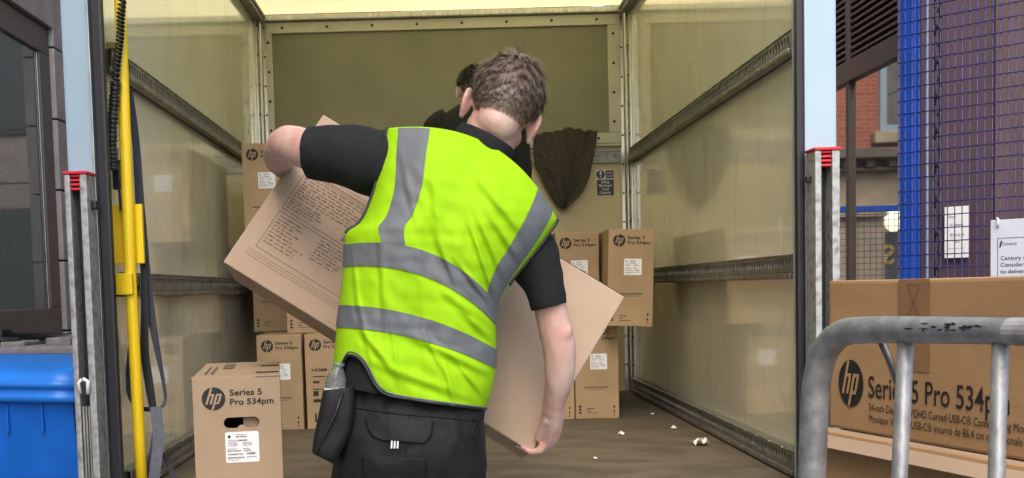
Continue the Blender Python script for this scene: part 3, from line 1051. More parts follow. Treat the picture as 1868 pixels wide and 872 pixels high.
def handling_icons(b, mx, w):
    """umbrella, arrows and glass marks near the foot of the face"""
    x = w * 0.88
    flat(b, mx, [(x - 0.006, 0.030), (x + 0.005, 0.030), (x, 0.040)])
    rect(b, mx, x - 0.001, 0.018, x + 0.0012, 0.03)
    rect(b, mx, x - 0.006, 0.014, x + 0.006, 0.016)
    flat(b, mx, [(x - 0.001, 0.046), (x + 0.006, 0.050), (x + 0.003, 0.060), (x - 0.004, 0.053)])
    for k in range(3):
        flat(b, mx, [(w * 0.07, 0.024 + k * 0.014), (w * 0.07 + 0.014, 0.024 + k * 0.014), (w * 0.07 + 0.010, 0.033 + k * 0.014), (w * 0.07 + 0.003, 0.033 + k * 0.014)])
    rect(b, mx, w * 0.26, 0.045, w * 0.42, 0.048)
    rect(b, mx, w * 0.26, 0.034, w * 0.34, 0.037)
    rect(b, mx, w * 0.26, 0.025, w * 0.52, 0.027)

def carton(name, label, loc, rotz, card, w=BW, h=BH, l=BL, style='label', group=None, cat='cardboard box'):
    t = thing(name, label, cat, loc, group, rotz)
    ORIG[t.name] = Vector((0, 0, 0))
    mx = FRONT @ Matrix.Translation((0, 0, 0.0009))
    b = MB()
    if style == 'handle':
        pass
    else:
        b.box((0, 0, 0), (w, l, h), 0.004)
        bmesh.ops.subdivide_edges(b.bm, edges=[e_ for e_ in b.bm.edges if e_.calc_length() > 0.1], cuts=5, use_grid_fill=True)
        sd_ = random.random() * 50
        for v_ in b.bm.verts:
            if v_.co.y > 0.01:
                continue
            edge_ = min(v_.co.x, w - v_.co.x, v_.co.z, h - v_.co.z)
            if edge_ < 0.01:
                v_.co.y += 0.0022 * abs(noise.noise(Vector((v_.co.x * 30 + sd_, v_.co.z * 30, 1))))
                v_.co.x += 0.002 * noise.noise(Vector((sd_, v_.co.z * 14, 4)))
                v_.co.z += 0.0016 * noise.noise(Vector((v_.co.x * 16, sd_, 8)))
    if style == 'handle':
        tk = 0.005
        yy = h - 0.106
        hole = []
        for i in range(9):
            a = math.pi / 2 + math.pi * i / 8
            hole.append((w * 0.545 - 0.028 + 0.0125 * math.cos(a), yy + 0.0125 * math.sin(a)))
        for i in range(7):
            a = math.pi - math.pi * i / 6
            hole.append((w * 0.545 + 0.009 * math.cos(a), yy - 0.0125 + 0.007 * math.sin(a)))
        for i in range(9):
            a = -math.pi / 2 + math.pi * i / 8
            hole.append((w * 0.545 + 0.028 + 0.0125 * math.cos(a), yy + 0.0125 * math.sin(a)))
        me = plate([(0, 0), (w, 0), (w, h), (0, h)], [hole], tk, Matrix.Translation((0, tk / 2, 0)) @ FRONT)
        b.mesh(me, Matrix())
        b.box((0, tk, 0), (tk, l, h)); b.box((w - tk, tk, 0), (w, l, h))
        b.box((tk, l - tk, 0), (w - tk, l, h)); b.box((tk, tk, 0), (w - tk, l - tk, tk)); b.box((tk, tk, h - tk), (w - tk, l - tk, h))
    b.build('carton', card, t, local=True)
    if style == 'handle':
        MB().box((w * 0.56, 0.02, h - 0.125), (w * 0.9, 0.025, h - 0.08), 0, None).build('inner_flap', card, t, local=True)
        b = MB()
        b.box((-0.0016, 0.001, h - 0.003), (w + 0.0016, 0.016, h + 0.0012), 0.001)
        b.build('flap_edge', card, t, local=True)
        b = MB()
        b.box((w * 0.72, 0.0, h - 0.004), (w * 1.004, 0.004, h - 0.0015))
        tm = plane_mx((0, 0, h + 0.0016), (1, 0, 0), (0, 1, 0))
        rect(b, tm, w * 0.72, l * 0.16, w * 0.99, l * 0.215); rect(b, tm, w * 0.75, l * 0.60, w * 0.99, l * 0.66)
        b.build('flap_slots', M['ink'], t, local=True)
        b = MB()
        for xa in (0.10, 0.18):
            flat(b, tm, [(w * xa, l * 0.2), (w * (xa + 0.03), l * 0.2), (w * (xa + 0.03), l * 0.66), (w * xa, l * 0.66)])
        rect(b, tm, w * 0.28, l * 0.5, w * 0.42, l * 0.85)
        rect(b, mx, w * 0.24, 0.16, w * 0.5, 0.1613)
        rect(b, mx, w * 0.62, 0.172, w * 0.75, 0.1734); rect(b, mx, w * 0.62, 0.13, w * 0.628, 0.172)
        b.build('faint_print', M['ink_soft'], t, local=True)
    # print on the front face
    ink, cut = MB(), MB()
    if style in ('label', 'handle'):
        hp_logo(ink, cut, mx, w * 0.235, h - 0.049, 0.0265)
        add_text(ink, 'Series 5', mx, w * 0.42, h - 0.043, 0.0195, w * 0.37, 0.022)
        add_text(ink, 'Pro 534pm', mx, w * 0.42, h - 0.0645, 0.0195, w * 0.5, 0.022)
        shipping_label(t, FRONT, w * 0.35, h - 0.198, 0.076, 0.071)
        handling_icons(ink, mx, w)
        if style == 'label':
            sf = MB()
            rect(sf, mx, w * 0.2, h * 0.33, w * 0.75, h * 0.345)
            rect(sf, mx, w * 0.28, h * 0.31, w * 0.68, h * 0.316)
            sf.build('faint_print', M['ink_soft'], t, local=True)
    elif style == 'ports':
        hp_logo(ink, cut, mx, w * 0.235, h - 0.049, 0.0265)
        add_text(ink, 'Series 5', mx, w * 0.42, h - 0.043, 0.0195, w * 0.37, 0.022)
        add_text(ink, 'Pro 534pm', mx, w * 0.42, h - 0.0645, 0.0195, w * 0.5, 0.022)
        add_text(ink, 'HDMI', mx, w * 0.14, h - 0.165, 0.017, w * 0.34, 0.03)
        for k, (wd, hh) in enumerate(((0.5, 0.004), (0.24, 0.01), (0.4, 0.004), (0.2, 0.022), (0.32, 0.014))):
            rect(ink, mx, w * 0.16, h - 0.19 - 0.028 * k, w * (0.16 + wd * 0.6), h - 0.19 - 0.028 * k + hh)
        rect(ink, mx, w * 0.18, 0.03, w * 0.22, 0.07); rect(ink, mx, w * 0.26, 0.03, w * 0.30, 0.07)
    if style != 'plain':
        ink.build('lettering', M['ink'], t, local=True)
        cut.build('logo_letters', card, t, local=True)
    else:
        ink.bm.free(); cut.bm.free()
    return t

def van_box(px, D, z, label, style='label', rot=0.0, roll=0.0):
    o = W(px, 528, D)
    t = carton('monitor_box', label, (o.x, D, z), rot, M['card_van'], style=style, group='boxes stacked at the van bulkhead')
    t.rotation_euler = (0, roll, rot)
    return t
Z1, Z2, Z3 = FLOOR, FLOOR + BH + 0.001, FLOOR + 2 * BH + 0.002
van_box(1046, 4.67, Z1, 'upright brown monitor box on the van floor under the leaning right-hand box')
van_box(964, 4.66, Z1, 'upright brown monitor box on the van floor, hidden mostly behind the carried carton and forearm')
van_box(1014.5, 4.72, Z2, 'upper brown monitor box partly covered by the carried carton, below the hanging blanket')
van_box(1106, 4.52, Z2, 'upper brown monitor box leaning beside the right-hand wall with its white label fully in view', rot=R(-2), roll=R(2.0))
van_box(464, 4.57, Z1, 'floor-level brown monitor box directly behind the front upright box')
van_box(552, 4.57, Z1, 'floor-level brown monitor box printed HDMI beside the worker\'s hip', 'ports')
van_box(521, 4.66, Z2, 'middle-row brown monitor box mostly hidden behind the carried carton')
van_box(461, 4.985, Z2, 'recessed brown monitor box in the shaded gap below the raised elbow box')
van_box(450, 4.62, Z3, 'topmost brown monitor box below the raised bare elbow, beside the slotted wall rail')
# front stack on the tail lift
fb = W(350, 690, 2.36)
carton('monitor_box', 'upright brown monitor box with handle slot and white label in front of the van', (fb.x, 2.36, fb.z - BH), R(8.7), M['card'], l=0.5, style='handle')
carton('monitor_box', 'brown monitor box standing directly under the upright box with handle slot', (fb.x, 2.365, fb.z - 2 * BH - 0.001), R(8.7), M['card'], l=0.5)
zb = fb.z - 2 * BH - 0.002
carton('flat_carton', 'plain brown carton on the tail lift at the bottom of the front stack', (fb.x, 2.37, 0.301), R(8.7), M['card'], h=zb - 0.302, l=0.5, style='plain')

# ------------------------------------------------------------------ trolley and its boxes
TO = Vector((0.517, 1.385, 0))
TD = Vector((0.31, -0.95, 0)).normalized()
trz = math.atan2(TD.y, TD.x)
TH, TL, TDp = 0.195, 0.87, 0.425
DECK = EYE - 0.002 - 7 * (TH + 0.003)
labels = ['long brown monitor box with large black product lettering, topmost behind the trolley bars',
          'pale edged brown carton directly under the large lettered box on the trolley',
          'plain brown carton third from the top of the trolley stack', 'plain brown carton fourth from the top of the trolley stack',
          'plain brown carton fifth from the top of the trolley stack', 'plain brown carton sixth from the top of the trolley stack',
          'plain brown carton lowest of the trolley stack']
for i, lb in enumerate(labels):
    zz = EYE - 0.003 - TH - i * (TH + 0.003)
    off = Vector((-TD.y, TD.x, 0)) * (-0.013 if i else 0.0)
    t = carton('monitor_box' if i == 0 else 'flat_carton', lb, TO + off * (1 if i else 0) + Vector((0, 0, zz)), trz, M['card_tr'], w=TL, h=TH, l=TDp, style='plain', group='boxes on the trolley')
    if i == 1:
        b = MB()
        b.grid([[Vector((0.002, -0.016, TH - 0.019)), Vector((TL - 0.002, -0.016, TH - 0.019))], [Vector((0.002, 0.012, TH + 0.0015)), Vector((TL - 0.002, 0.012, TH + 0.0015))]])
        o = b.build('lifted_flap', M['card_pale'], t, local=True)
        s_ = o.modifiers.new('t', 'SOLIDIFY'); s_.thickness = 0.002
    if i == 0:
        mx = FRONT @ Matrix.Translation((0, 0, 0.0009))
        ink, cut = MB(), MB()
        tn = Vector((TD.y, -TD.x, 0))
        def along(px):
            return (ray_plane(px, 700, TO, tn) - TO).dot(TD)
        xl = along(1553)
        lr = (along(1575) - along(1530)) / 2
        hp_logo(ink, cut, mx @ Matrix.Translation((xl, 0, 0)) @ Matrix.Diagonal((lr / 0.0305, 1, 1, 1)), 0, TH - 0.1325, 0.0305)
        x0 = along(1585)
        add_text(ink, 'Series 5 Pro 534pm', mx, x0, TH - 0.1475, 0.039, along(1843) - x0, 0.006)
        x0 = along(1586)
        wd = along(1848) - x0
        add_text(ink, '34-inch Diagonal WQHD Curved USB-C\u00ae Conferencing Monitor', mx, x0, TH - 0.1645, 0.0135, wd * 1.15, 0.0)
        add_text(ink, 'Moniteur WQHD USB-C\u00ae incurv\u00e9 de 86,4 cm de diagonale pour', mx, x0, TH - 0.179, 0.0135, wd * 1.16, 0.0)
        ink.build('lettering', M['ink'], t, local=True)
        cut.build('logo_letters', M['card_tr'], t, local=True)
        b = MB()
        ta, tb = along(1640), along(1697)
        rect(b, mx, ta, 0.085, tb, TH)
        tp = b.build('tape_strip', M['tape'], t, local=True)
        b = MB()
        m3 = FRONT @ Matrix.Translation((0, 0, 0.0018))
        xa, xb = ta + (tb - ta) * 0.3, ta + (tb - ta) * 0.72
        flat(b, m3, [(xa, 0.148), (xa + 0.0015, 0.148), (xb, TH - 0.006), (xb - 0.0015, TH - 0.006)])
        flat(b, m3, [(xb, 0.148), (xb - 0.0015, 0.148), (xa, TH - 0.006), (xa + 0.0015, TH - 0.006)])
        for hh in (0.147, TH - 0.007):
            rect(b, m3, xa, hh, xb, hh + 0.0012)
        b.build('pen_marks', M['ink_soft'], tp, local=True)

t = thing('platform_trolley', 'galvanised steel trolley with rounded bar frame in front of stacked boxes', 'trolley', (0.6, 1.12, 0))
def hd(px):
    return 1.0 / (0.885 + (px - 1480) * 0.00079)
def hoop(px, py, back=0.0):
    return W(px, py, hd(px) + back)
path = spline([(1469, 1300), (1474, 1050), (1481, 872), (1486, 740), (1492, 685), (1507, 637), (1535, 609), (1580, 602), (1700, 602), (1868, 605), (2150, 612), (2420, 620), (2520, 640), (2590, 720), (2610, 850), (2620, 1150), (2620, 1500)], 8)
b = MB()
b.tube([hoop(*p) for p in path], [0.0131 * hd(p[0]) for p in path], 18)
HOOP = b.build('hoop_frame', M['galv'], t, True)
bpy.context.view_layer.update()
TRO = origin_of(t)
for (xa, ya, xb, yb, r) in ((1653, 610, 1634, 1010, 0.0076), (1826, 612, 1813, 1010, 0.0077), (2040, 615, 2032, 1050, 0.0077), (2300, 620, 2298, 1100, 0.0077)):
    b = MB()
    b.tube([hoop(xa, ya), hoop(xb, yb), hoop(xb - (xa - xb) * 0.6, 1300)], r * hd(xa), 14)
    b.build('upright_bar', M['galv'], t, True)
MB().tube([hoop(1603, 612, 0.02), hoop(1622, 655, 0.03), hoop(1645, 720, 0.05)], 0.0038, 10).build('brace_rod', M['rail'], t, True)
MB().tube([hoop(1846, 604.6), hoop(1900, 605.8), hoop(1960, 607.3)], 0.0137 * hd(1868), 18).build('pale_tape', M['pale_band'], t)
b = MB()
rg = random.Random(21)
for _ in range(26):
    px_, py_ = rg.gauss(1735, 38), 596 + rg.uniform(-7, 7)
    rr_ = 0.0131 * hd(px_)
    pts_ = []
    n_ = rg.randint(5, 7)
    sx__, sy__ = rg.uniform(3, 9), rg.uniform(0.8, 2.4)
    for k in range(n_):
        a = 2 * math.pi * k / n_
        qx, qy = px_ + sx__ * math.cos(a) * rg.uniform(.6, 1.2), py_ + sy__ * math.sin(a) * rg.uniform(.6, 1.2)
        d_ = (W(qx, qy, 1.0) - Vector((0, 0, EYE))).normalized()
        hit_, loc_, nrm_, _i = HOOP.ray_cast(Vector((0, 0, EYE)) - TRO, d_)
        if hit_:
            pts_.append(loc_ + TRO - d_ * 0.0008)
    if len(pts_) > 4:
        b.poly(pts_)
b.build('paint_scuffs', M['black'], t)
b = MB()
dk = Matrix(((TD.x, -TD.y, 0, TO.x), (TD.y, TD.x, 0, TO.y), (0, 0, 1, 0), (0, 0, 0, 1)))
b.box((-0.03, -0.05, DECK - 0.045), (0.62, 0.48, DECK - 0.002), 0.008, dk)
b.build('deck', M['galv'], t)
b = MB()
for xa in (1469, 1634 - 7, 1813 - 4, 2620):
    p = hoop(xa, 1300 if xa < 2000 else 1480)
    b.tube([p, Vector((p.x, p.y + 0.01, DECK - 0.02)), Vector((p.x + 0.12, p.y + 0.1, DECK - 0.03))], 0.009, 8)
b.build('lower_frame', M['galv'], t)
for xx, yy in ((0.03, 0.02), (0.03, 0.42), (0.56, 0.02), (0.56, 0.42)):
    c = dk @ Vector((xx, yy, 0.06))
    MB().tube([c - Vector((0.02, 0, 0)), c + Vector((0.02, 0, 0))], 0.058, 20).build('wheel', M['rubber'], t)

# ------------------------------------------------------------------ blue wheelie bin
bo = Vector((-1.118, 3.16, 0.0))
t = thing('wheelie_bin', 'large blue wheeled bin with curved lid beside the stone building', 'bin', bo, rotz=R(-5))
ORIG[t.name] = Vector((0, 0, 0))
BNW = 1.15
def bin_prof(b, prof, x0, x1, n=14, sag=0.0):
    rows = []
    for i in range(n + 1):
        x = x0 + (x1 - x0) * i / n
        k = 4 * (i / n) * (1 - i / n)
        rows.append([Vector((x, y, z + sag * k)) for y, z in prof])
    b.grid(rows, True, True)
b = MB()
bin_prof(b, [(0.10, 0.22), (0.0, 1.10), (-0.015, 1.24), (0.70, 1.24), (0.62, 0.22)], -BNW, 0)
for k in range(10):
    x = -BNW + 0.06 + k * 0.11
    b.box((x, -0.022, 1.15), (x + 0.008, 0.0, 1.235), 0.002)
b.build('body', M['bin_blue'], t, local=True)
b = MB()
bin_prof(b, [(-0.04, 1.236), (-0.055, 1.245), (-0.055, 1.262), (-0.046, 1.265), (-0.046, 1.282), (-0.058, 1.285), (-0.056, 1.302), (-0.035, 1.306),
             (-0.035, 1.312), (0.01, 1.334), (0.10, 1.352), (0.24, 1.362), (0.40, 1.358), (0.40, 1.25), (0.71, 1.25), (0.71, 1.236)], -BNW - 0.03, 0.03, sag=0.012)
b.box((-0.85, 0.30, 1.36), (-0.75, 0.37, 1.392), 0.006)
b.build('lid', M['bin_lid'], t, True, local=True)
b = MB()
b.box((-BNW, 0.41, 1.27), (0.02, 0.66, 1.392), 0.012)
for k in range(7):
    b.box((-BNW + 0.03 + k * 0.165, 0.44, 1.39), (-BNW + 0.12 + k * 0.165, 0.62, 1.408 + 0.01 * (k % 2)), 0.006)
b.build('hinge_cover', M['grey_plastic'], t, local=True)
b = MB()
for (xa, xb) in ((-0.82, -0.40), (-0.50, -0.1), (-1.1, -0.86)):
    yy = 0.46 if xa < -0.6 else 0.56
    b.tube([(xa, yy, 1.425), (xb, yy, 1.41)], 0.013, 10)
    b.box((xa - 0.012, yy - 0.05, 1.40), (xa + 0.012, yy + 0.03, 1.45), 0.004)
b.build('handle_bar', M['black'], t, True, local=True)
for xx, yy in ((-0.1, 0.15), (-1.05, 0.15), (-0.1, 0.65), (-1.05, 0.65)):
    MB().tube([(xx - 0.025, yy, 0.1), (xx + 0.025, yy, 0.1)], 0.1, 20).build('wheel', M['rubber'], t, local=True)

# ------------------------------------------------------------------ blanket on the bulkhead rail
b = MB()
lft = spline([(975, 246), (974, 272), (977, 300), (988, 325), (1000, 350), (1011, 369), (1022, 381)], 6)
rgt = spline([(1090, 238), (1086, 268), (1080, 300), (1073, 328), (1065, 346), (1050, 363), (1030, 382)], 6)
rows = []
for i, (a, c) in enumerate(zip(lft, rgt)):
    r_ = []
    v = i / (len(lft) - 1)
    for j in range(41):
        u = j / 40
        fold = 0.016 * math.sin(u * 9 + 2.2 * v) + 0.006 * math.sin(u * 22 - v * 6 + 1 + 2 * noise.noise(Vector((u * 3, v * 3, 4)))) + 0.003 * math.sin(u * 43 + v * 9) + 0.01 * noise.noise(Vector((u * 6, v * 5, 0)))
        top = (-6 * math.sin(u * math.pi) - 5 * math.exp(-((u - 0.58) / 0.06) ** 2) + 4 * math.exp(-((u - 0.8) / 0.04) ** 2) + 6 * noise.noise(Vector((u * 9, 3, 1)))) * (1 - v)
        r_.append(W(a[0] + (c[0] - a[0]) * u, a[1] + (c[1] - a[1]) * u + top, 5.79 + fold * (0.5 + 0.7 * v)))
    rows.append(r_)
top = [[p + Vector((0, 0.05, -0.01)) for p in rows[0]]]
b.grid(top + rows)
bl = b.build('moving_blanket', M['cloth'], None, True)
sd = bl.modifiers.new('thick', 'SOLIDIFY'); sd.thickness = 0.006
tag(bl, 'dark speckled blanket hanging in folds from the bulkhead rail', 'blanket')

# ------------------------------------------------------------------ scraps on the van floor
def on_floor(px, py, z=FLOOR):
    return ray_plane(px, py, Vector((0, 0, z)), Vector((0, 0, 1)))
def scrap(px, py, size, label, name='paper_scrap', m='paper', seed=1):
    c = on_floor(px, py)
    b = MB()
    rg = random.Random(seed)
    n = 7
    rows = []
    for i in range(n):
        rows.append([c + Vector(((i / (n - 1) - .5) * size + rg.uniform(-.1, .1) * size, (j / (n - 1) - .5) * size * 1.3 + rg.uniform(-.1, .1) * size,
                     0.004 + abs(noise.noise(Vector((i * .7 + seed, j * .7, seed)))) * size * 0.9)) for j in range(n)])
    b.grid(rows)
    o = b.build(name, M[m], None)
    s_ = o.modifiers.new('t', 'SOLIDIFY'); s_.thickness = 0.001
    return tag(o, label, 'scrap', 'scraps on the van floor')
scrap(1278, 812, 0.052, 'largest crumpled white paper scrap near the right-hand wall of the van floor', seed=4)
scrap(1133, 794, 0.022, 'small white scrap alone in front of the stacked boxes on the floor', seed=5)
scrap(1229, 783, 0.018, 'small pale scrap beside the slotted floor rail, behind the largest paper scrap', seed=6)
scrap(1190, 757, 0.014, 'tiny pale scrap on the floor nearest the back corner of the van', seed=8)
scrap(1086, 838, 0.012, 'tiny white crumb on the van floor beside the worker\'s hand', seed=10)


# ------------------------------------------------------------------ people
def head_shapes(b, mx):
    """skull, face, ears in the head's own frame (x right, y forwards, z up)"""
    rot = mx.to_3x3()
    def e(c, r, rr=None):
        b.ell(mx @ Vector(c), r, rot @ rr if rr else rot, 24, 16)
    e((0, -0.006, 0.022), (0.0715, 0.096, 0.088))
    e((0, -0.016, -0.048), (0.049, 0.052, 0.048))
    e((0, 0.035, -0.045), (0.060, 0.060, 0.078))
    e((0, 0.062, -0.098), (0.030, 0.028, 0.022))
    e((0, 0.088, 0.0), (0.050, 0.012, 0.018))
    e((0, 0.098, -0.032), (0.013, 0.018, 0.024)); e((0, 0.092, -0.012), (0.009, 0.012, 0.022))
    e((0, 0.088, -0.068), (0.024, 0.010, 0.006)); e((0, 0.086, -0.077), (0.021, 0.010, 0.007))
    for s in (-1, 1):
        e((s * 0.043, 0.055, -0.035), (0.022, 0.03, 0.022))
        ear = Matrix.Rotation(R(s * 24), 3, 'Z') @ Matrix.Rotation(R(14), 3, 'X')
        e((s * 0.080, -0.002, -0.020), (0.0075, 0.020, 0.033), ear)
        e((s * 0.0795, 0.006, -0.048), (0.006, 0.009, 0.011), ear)
        e((s * 0.079, 0.006, -0.026), (0.012, 0.014, 0.022))

def eyes(mx, parent):
    for s in (-1, 1):
        MB().ell(mx @ Vector((s * 0.032, 0.083, -0.012)), (0.0115, 0.0115, 0.0115)).build('eye', M['paper'], parent, True)

def hair_mesh(mx, n, m, parent, length=0.03, seed=1, width=0.0010):
    """short combed strands rooted on the scalp, over a close fitting cap"""
    rg = random.Random(seed)
    b = MB()
    C0, RAD = Vector((0, -0.006, 0.022)), Vector((0.0725, 0.097, 0.089))
    cap = bmesh.new()
    bmesh.ops.create_uvsphere(cap, u_segments=40, v_segments=28, radius=1)
    def hairline(d):
        # how far down the hair reaches, by direction (y<0 is the back of the head)
        return -0.70 if d.y < -0.15 else (-0.25 if d.y < 0.35 else 0.45)
    dele = [v for v in cap.verts if v.co.z < hairline(v.co) + (0.38 if v.co.y < 0.2 else 0.1)]
    bmesh.ops.delete(cap, geom=dele, context='VERTS')
    for v in cap.verts:
        k = 1.0 + max(-0.03, min(0.012, (v.co.z + 0.02) * 0.09))
        v.co = mx @ (C0 + Vector((v.co.x * RAD.x * k, v.co.y * RAD.y * k, v.co.z * RAD.z * k)))
    b.add(cap)
    whorl = Vector((-0.12, -0.62, 0.78)).normalized()
    for _ in range(n):
        while True:
            d = Vector((rg.gauss(0, 1), rg.gauss(0, 1), rg.gauss(0, 1))).normalized()
            lim = hairline(d)
            if d.z > lim + rg.uniform(-0.06, 0.36) * (1 if d.z < 0.1 else 0.2):
                break
        root = C0 + Vector((d.x * RAD.x, d.y * RAD.y, d.z * RAD.z))
        nrm = Vector((d.x / RAD.x, d.y / RAD.y, d.z / RAD.z)).normalized()
        # combed away from the crown whorl, lying closer lower down
        away = (d - whorl)
        away = (away - nrm * away.dot(nrm))
        if away.length < 0.05:
            away = Vector((rg.uniform(-1, 1), rg.uniform(-1, 1), rg.uniform(-1, 1)))
        clump = Vector((noise.noise(d * 9 + Vector((seed, 0, 0))), noise.noise(d * 9 + Vector((0, 7, seed))), noise.noise(d * 9 + Vector((3, 0, 9)))))
        dirn = (away.normalized() + clump * 0.65 + Vector((0, 0, -0.25))).normalized()
        low = max(0.0, min(1.0, (d.z + 0.55) / 0.9))
        L = length * (0.22 + 0.85 * low) * rg.uniform(0.75, 1.2)
        lift = 0.18 + 0.36 * low * rg.uniform(0.5, 1.1)
        if d.dot(whorl) > 0.93:
            lift += 0.1
        side = nrm.cross(dirn)
        if side.length < 1e-3:
            continue
        side.normalize()
        pts = [root - nrm * 0.002, root + nrm * (L * 0.35 * lift) + dirn * (L * 0.35), root + nrm * (L * 0.55 * lift) + dirn * (L * 0.72), root + nrm * (L * 0.55 * lift) + dirn * (L * 1.05)]
        ws = [width, width, width * 0.75, width * 0.15]
        vs = []
        for p, w_ in zip(pts, ws):
            vs.append((b.bm.verts.new(mx @ (p - side * w_)), b.bm.verts.new(mx @ (p + side * w_))))
        for k in range(3):
            b.bm.faces.new((vs[k][0], vs[k][1], vs[k + 1][1], vs[k + 1][0]))
    return b.build('hair', m, parent, True)

def head_frame(c, roll, pitch, yaw=0.0):
    """roll: clockwise lean seen from behind; pitch: bowed forwards"""
    rot = Matrix.Rotation(R(roll), 4, 'Y') @ Matrix.Rotation(R(yaw), 4, 'Z') @ Matrix.Rotation(R(-pitch), 4, 'X')
    return Matrix.Translation(c) @ rot

# ---- carried carton (needed first: the hands close on it)
cA, cB, cE, cC = (580, 197), (1128, 545), (975, 820), (403, 477)
fc = W(sum(p[0] for p in (cA, cB, cE, cC)) / 4 + 4, sum(p[1] for p in (cA, cB, cE, cC)) / 4, 2.535)
CL, CH, CT = 0.872, 0.447, 0.19
pit = Matrix.Rotation(R(3), 4, 'Z') @ Matrix.Rotation(R(-13), 4, 'X')
tilt = Matrix.Rotation(R(33.8), 4, 'Y')
CM = Matrix.Translation(fc) @ pit @ tilt @ FRONT          # x along the long edge, y up the short one, z to the camera
t = thing('carried_carton', 'long brown carton printed with small text, held tilted by the worker', 'cardboard box', fc)
b = MB()
b.box((-CL / 2, -CH / 2, -CT), (CL / 2, CH / 2, 0), 0.004, CM)
b.build('carton', M['card_pale'], t)
pm = CM @ Matrix.Translation((-CL / 2, CH / 2, 0.0009))
b = MB()
rg = random.Random(11)
def words_line(b, mx, x0, x1, y, h, dense=0.85):
    x = x0
    while x < x1 - 0.004:
        l = rg.uniform(0.006, 0.022)
        l = min(l, x1 - x)
        # a word: short letter-like strokes
        k = x
        while k < x + l - 0.001:
            s_ = rg.uniform(0.0010, 0.0020)
            hh = h * rg.choice((0.65, 0.65, 1.0))
            rect(b, mx, k, y, k + s_, y + hh)
            k += s_ + 0.0007
        x += l + 0.004
# heading lines under the arm: recycling rosettes with long lines
for k in range(3):
    y = -0.070 - 0.022 * k
    xo = 0.075 - 0.012 * k
    for a in range(6):
        an = a * math.pi / 3
        flat(b, pm, [(xo + 0.009 * math.cos(an), y + 0.003 + 0.009 * math.sin(an)), (xo + 0.009 * math.cos(an + .8), y + 0.003 + 0.009 * math.sin(an + .8)), (xo + 0.0045 * math.cos(an + .8), y + 0.003 + 0.0045 * math.sin(an + .8)), (xo + 0.0045 * math.cos(an), y + 0.003 + 0.0045 * math.sin(an))])
    words_line(b, pm, xo + 0.02, 0.46, y, 0.008)
for k in range(3):
    rect(b, pm, 0.06, -0.135 - 0.008 * k, 0.36, -0.1340 - 0.008 * k)
def rounded(b, mx, x0, y0, x1, y1, w=0.0012):
    frame_rect(b, mx, x0, y0, x1, y1, w)
rounded(b, pm, 0.045, -0.258, 0.285, -0.145)
rounded(b, pm, 0.045, -0.372, 0.285, -0.266)
rounded(b, pm, 0.293, -0.372, 0.46, -0.266)
rounded(b, pm, 0.293, -0.258, 0.46, -0.145)
for k in range(8):
    words_line(b, pm, 0.053, rg.uniform(0.20, 0.272), -0.158 - 0.0082 * k, 0.0042)
for k in range(4):
    words_line(b, pm, 0.053, rg.uniform(0.10, 0.16), -0.226 - 0.0075 * k, 0.0038)
for k in range(9):
    words_line(b, pm, 0.053, rg.uniform(0.10, 0.155), -0.278 - 0.0092 * k, 0.0042)
for k in range(7):
    words_line(b, pm, 0.17, rg.uniform(0.22, 0.275), -0.278 - 0.0085 * k, 0.0042)
for k in range(9):
    words_line(b, pm, 0.30, rg.uniform(0.39, 0.455), -0.158 - 0.0092 * k, 0.0045)
for k in range(3):
    rect(b, pm, 0.03, -0.385 - 0.007 * k, 0.52, -0.3842 - 0.007 * k)
for i in range(6):
    rect(b, pm, 0.212 + 0.005 * i, -0.247, 0.2155 + 0.005 * i, -0.222)
rect(b, pm, 0.208, -0.250, 0.245, -0.2475); rect(b, pm, 0.208, -0.2215, 0.245, -0.219)
for i in range(3):
    flat(b, pm, circle(0.262, -0.226 - 0.01 * i, 0.0035, 8))
# crossed-out bin mark
flat(b, pm, [(0.318, -0.285), (0.321, -0.285), (0.346, -0.318), (0.343, -0.318)])
flat(b, pm, [(0.343, -0.285), (0.346, -0.285), (0.321, -0.318), (0.318, -0.318)])
frame_rect(b, pm, 0.324, -0.314, 0.34, -0.290, 0.0015)
rect(b, pm, 0.318, -0.336, 0.346, -0.328)
words_line(b, pm, 0.305, 0.36, -0.348, 0.004); words_line(b, pm, 0.305, 0.35, -0.357, 0.004)
b.build('small_print', M['ink_soft'], t)
b = MB()
em = CM @ Matrix.Translation((0, 0, 0.0012))
b.box((-CL / 2 + 0.004, CH / 2 - 0.0008, -0.006), (CL / 2 - 0.004, CH / 2 + 0.0014, -0.0015), 0, CM)
b.box((CL / 2 - 0.0008, -CH / 2 + 0.004, -0.006), (CL / 2 + 0.0012, -CH / 2 + 0.1, -0.002), 0, CM)
b.build('flap_seam', M['ink'], t)
b = MB()
bmx = CM @ Matrix.Translation((0, -CH / 2 - 0.001, 0)) @ Matrix.Rotation(R(90), 4, 'X')
rect(b, bmx, -0.14, 0.085, 0.06, 0.088)
b.build('underside_print', M['ink'], t)

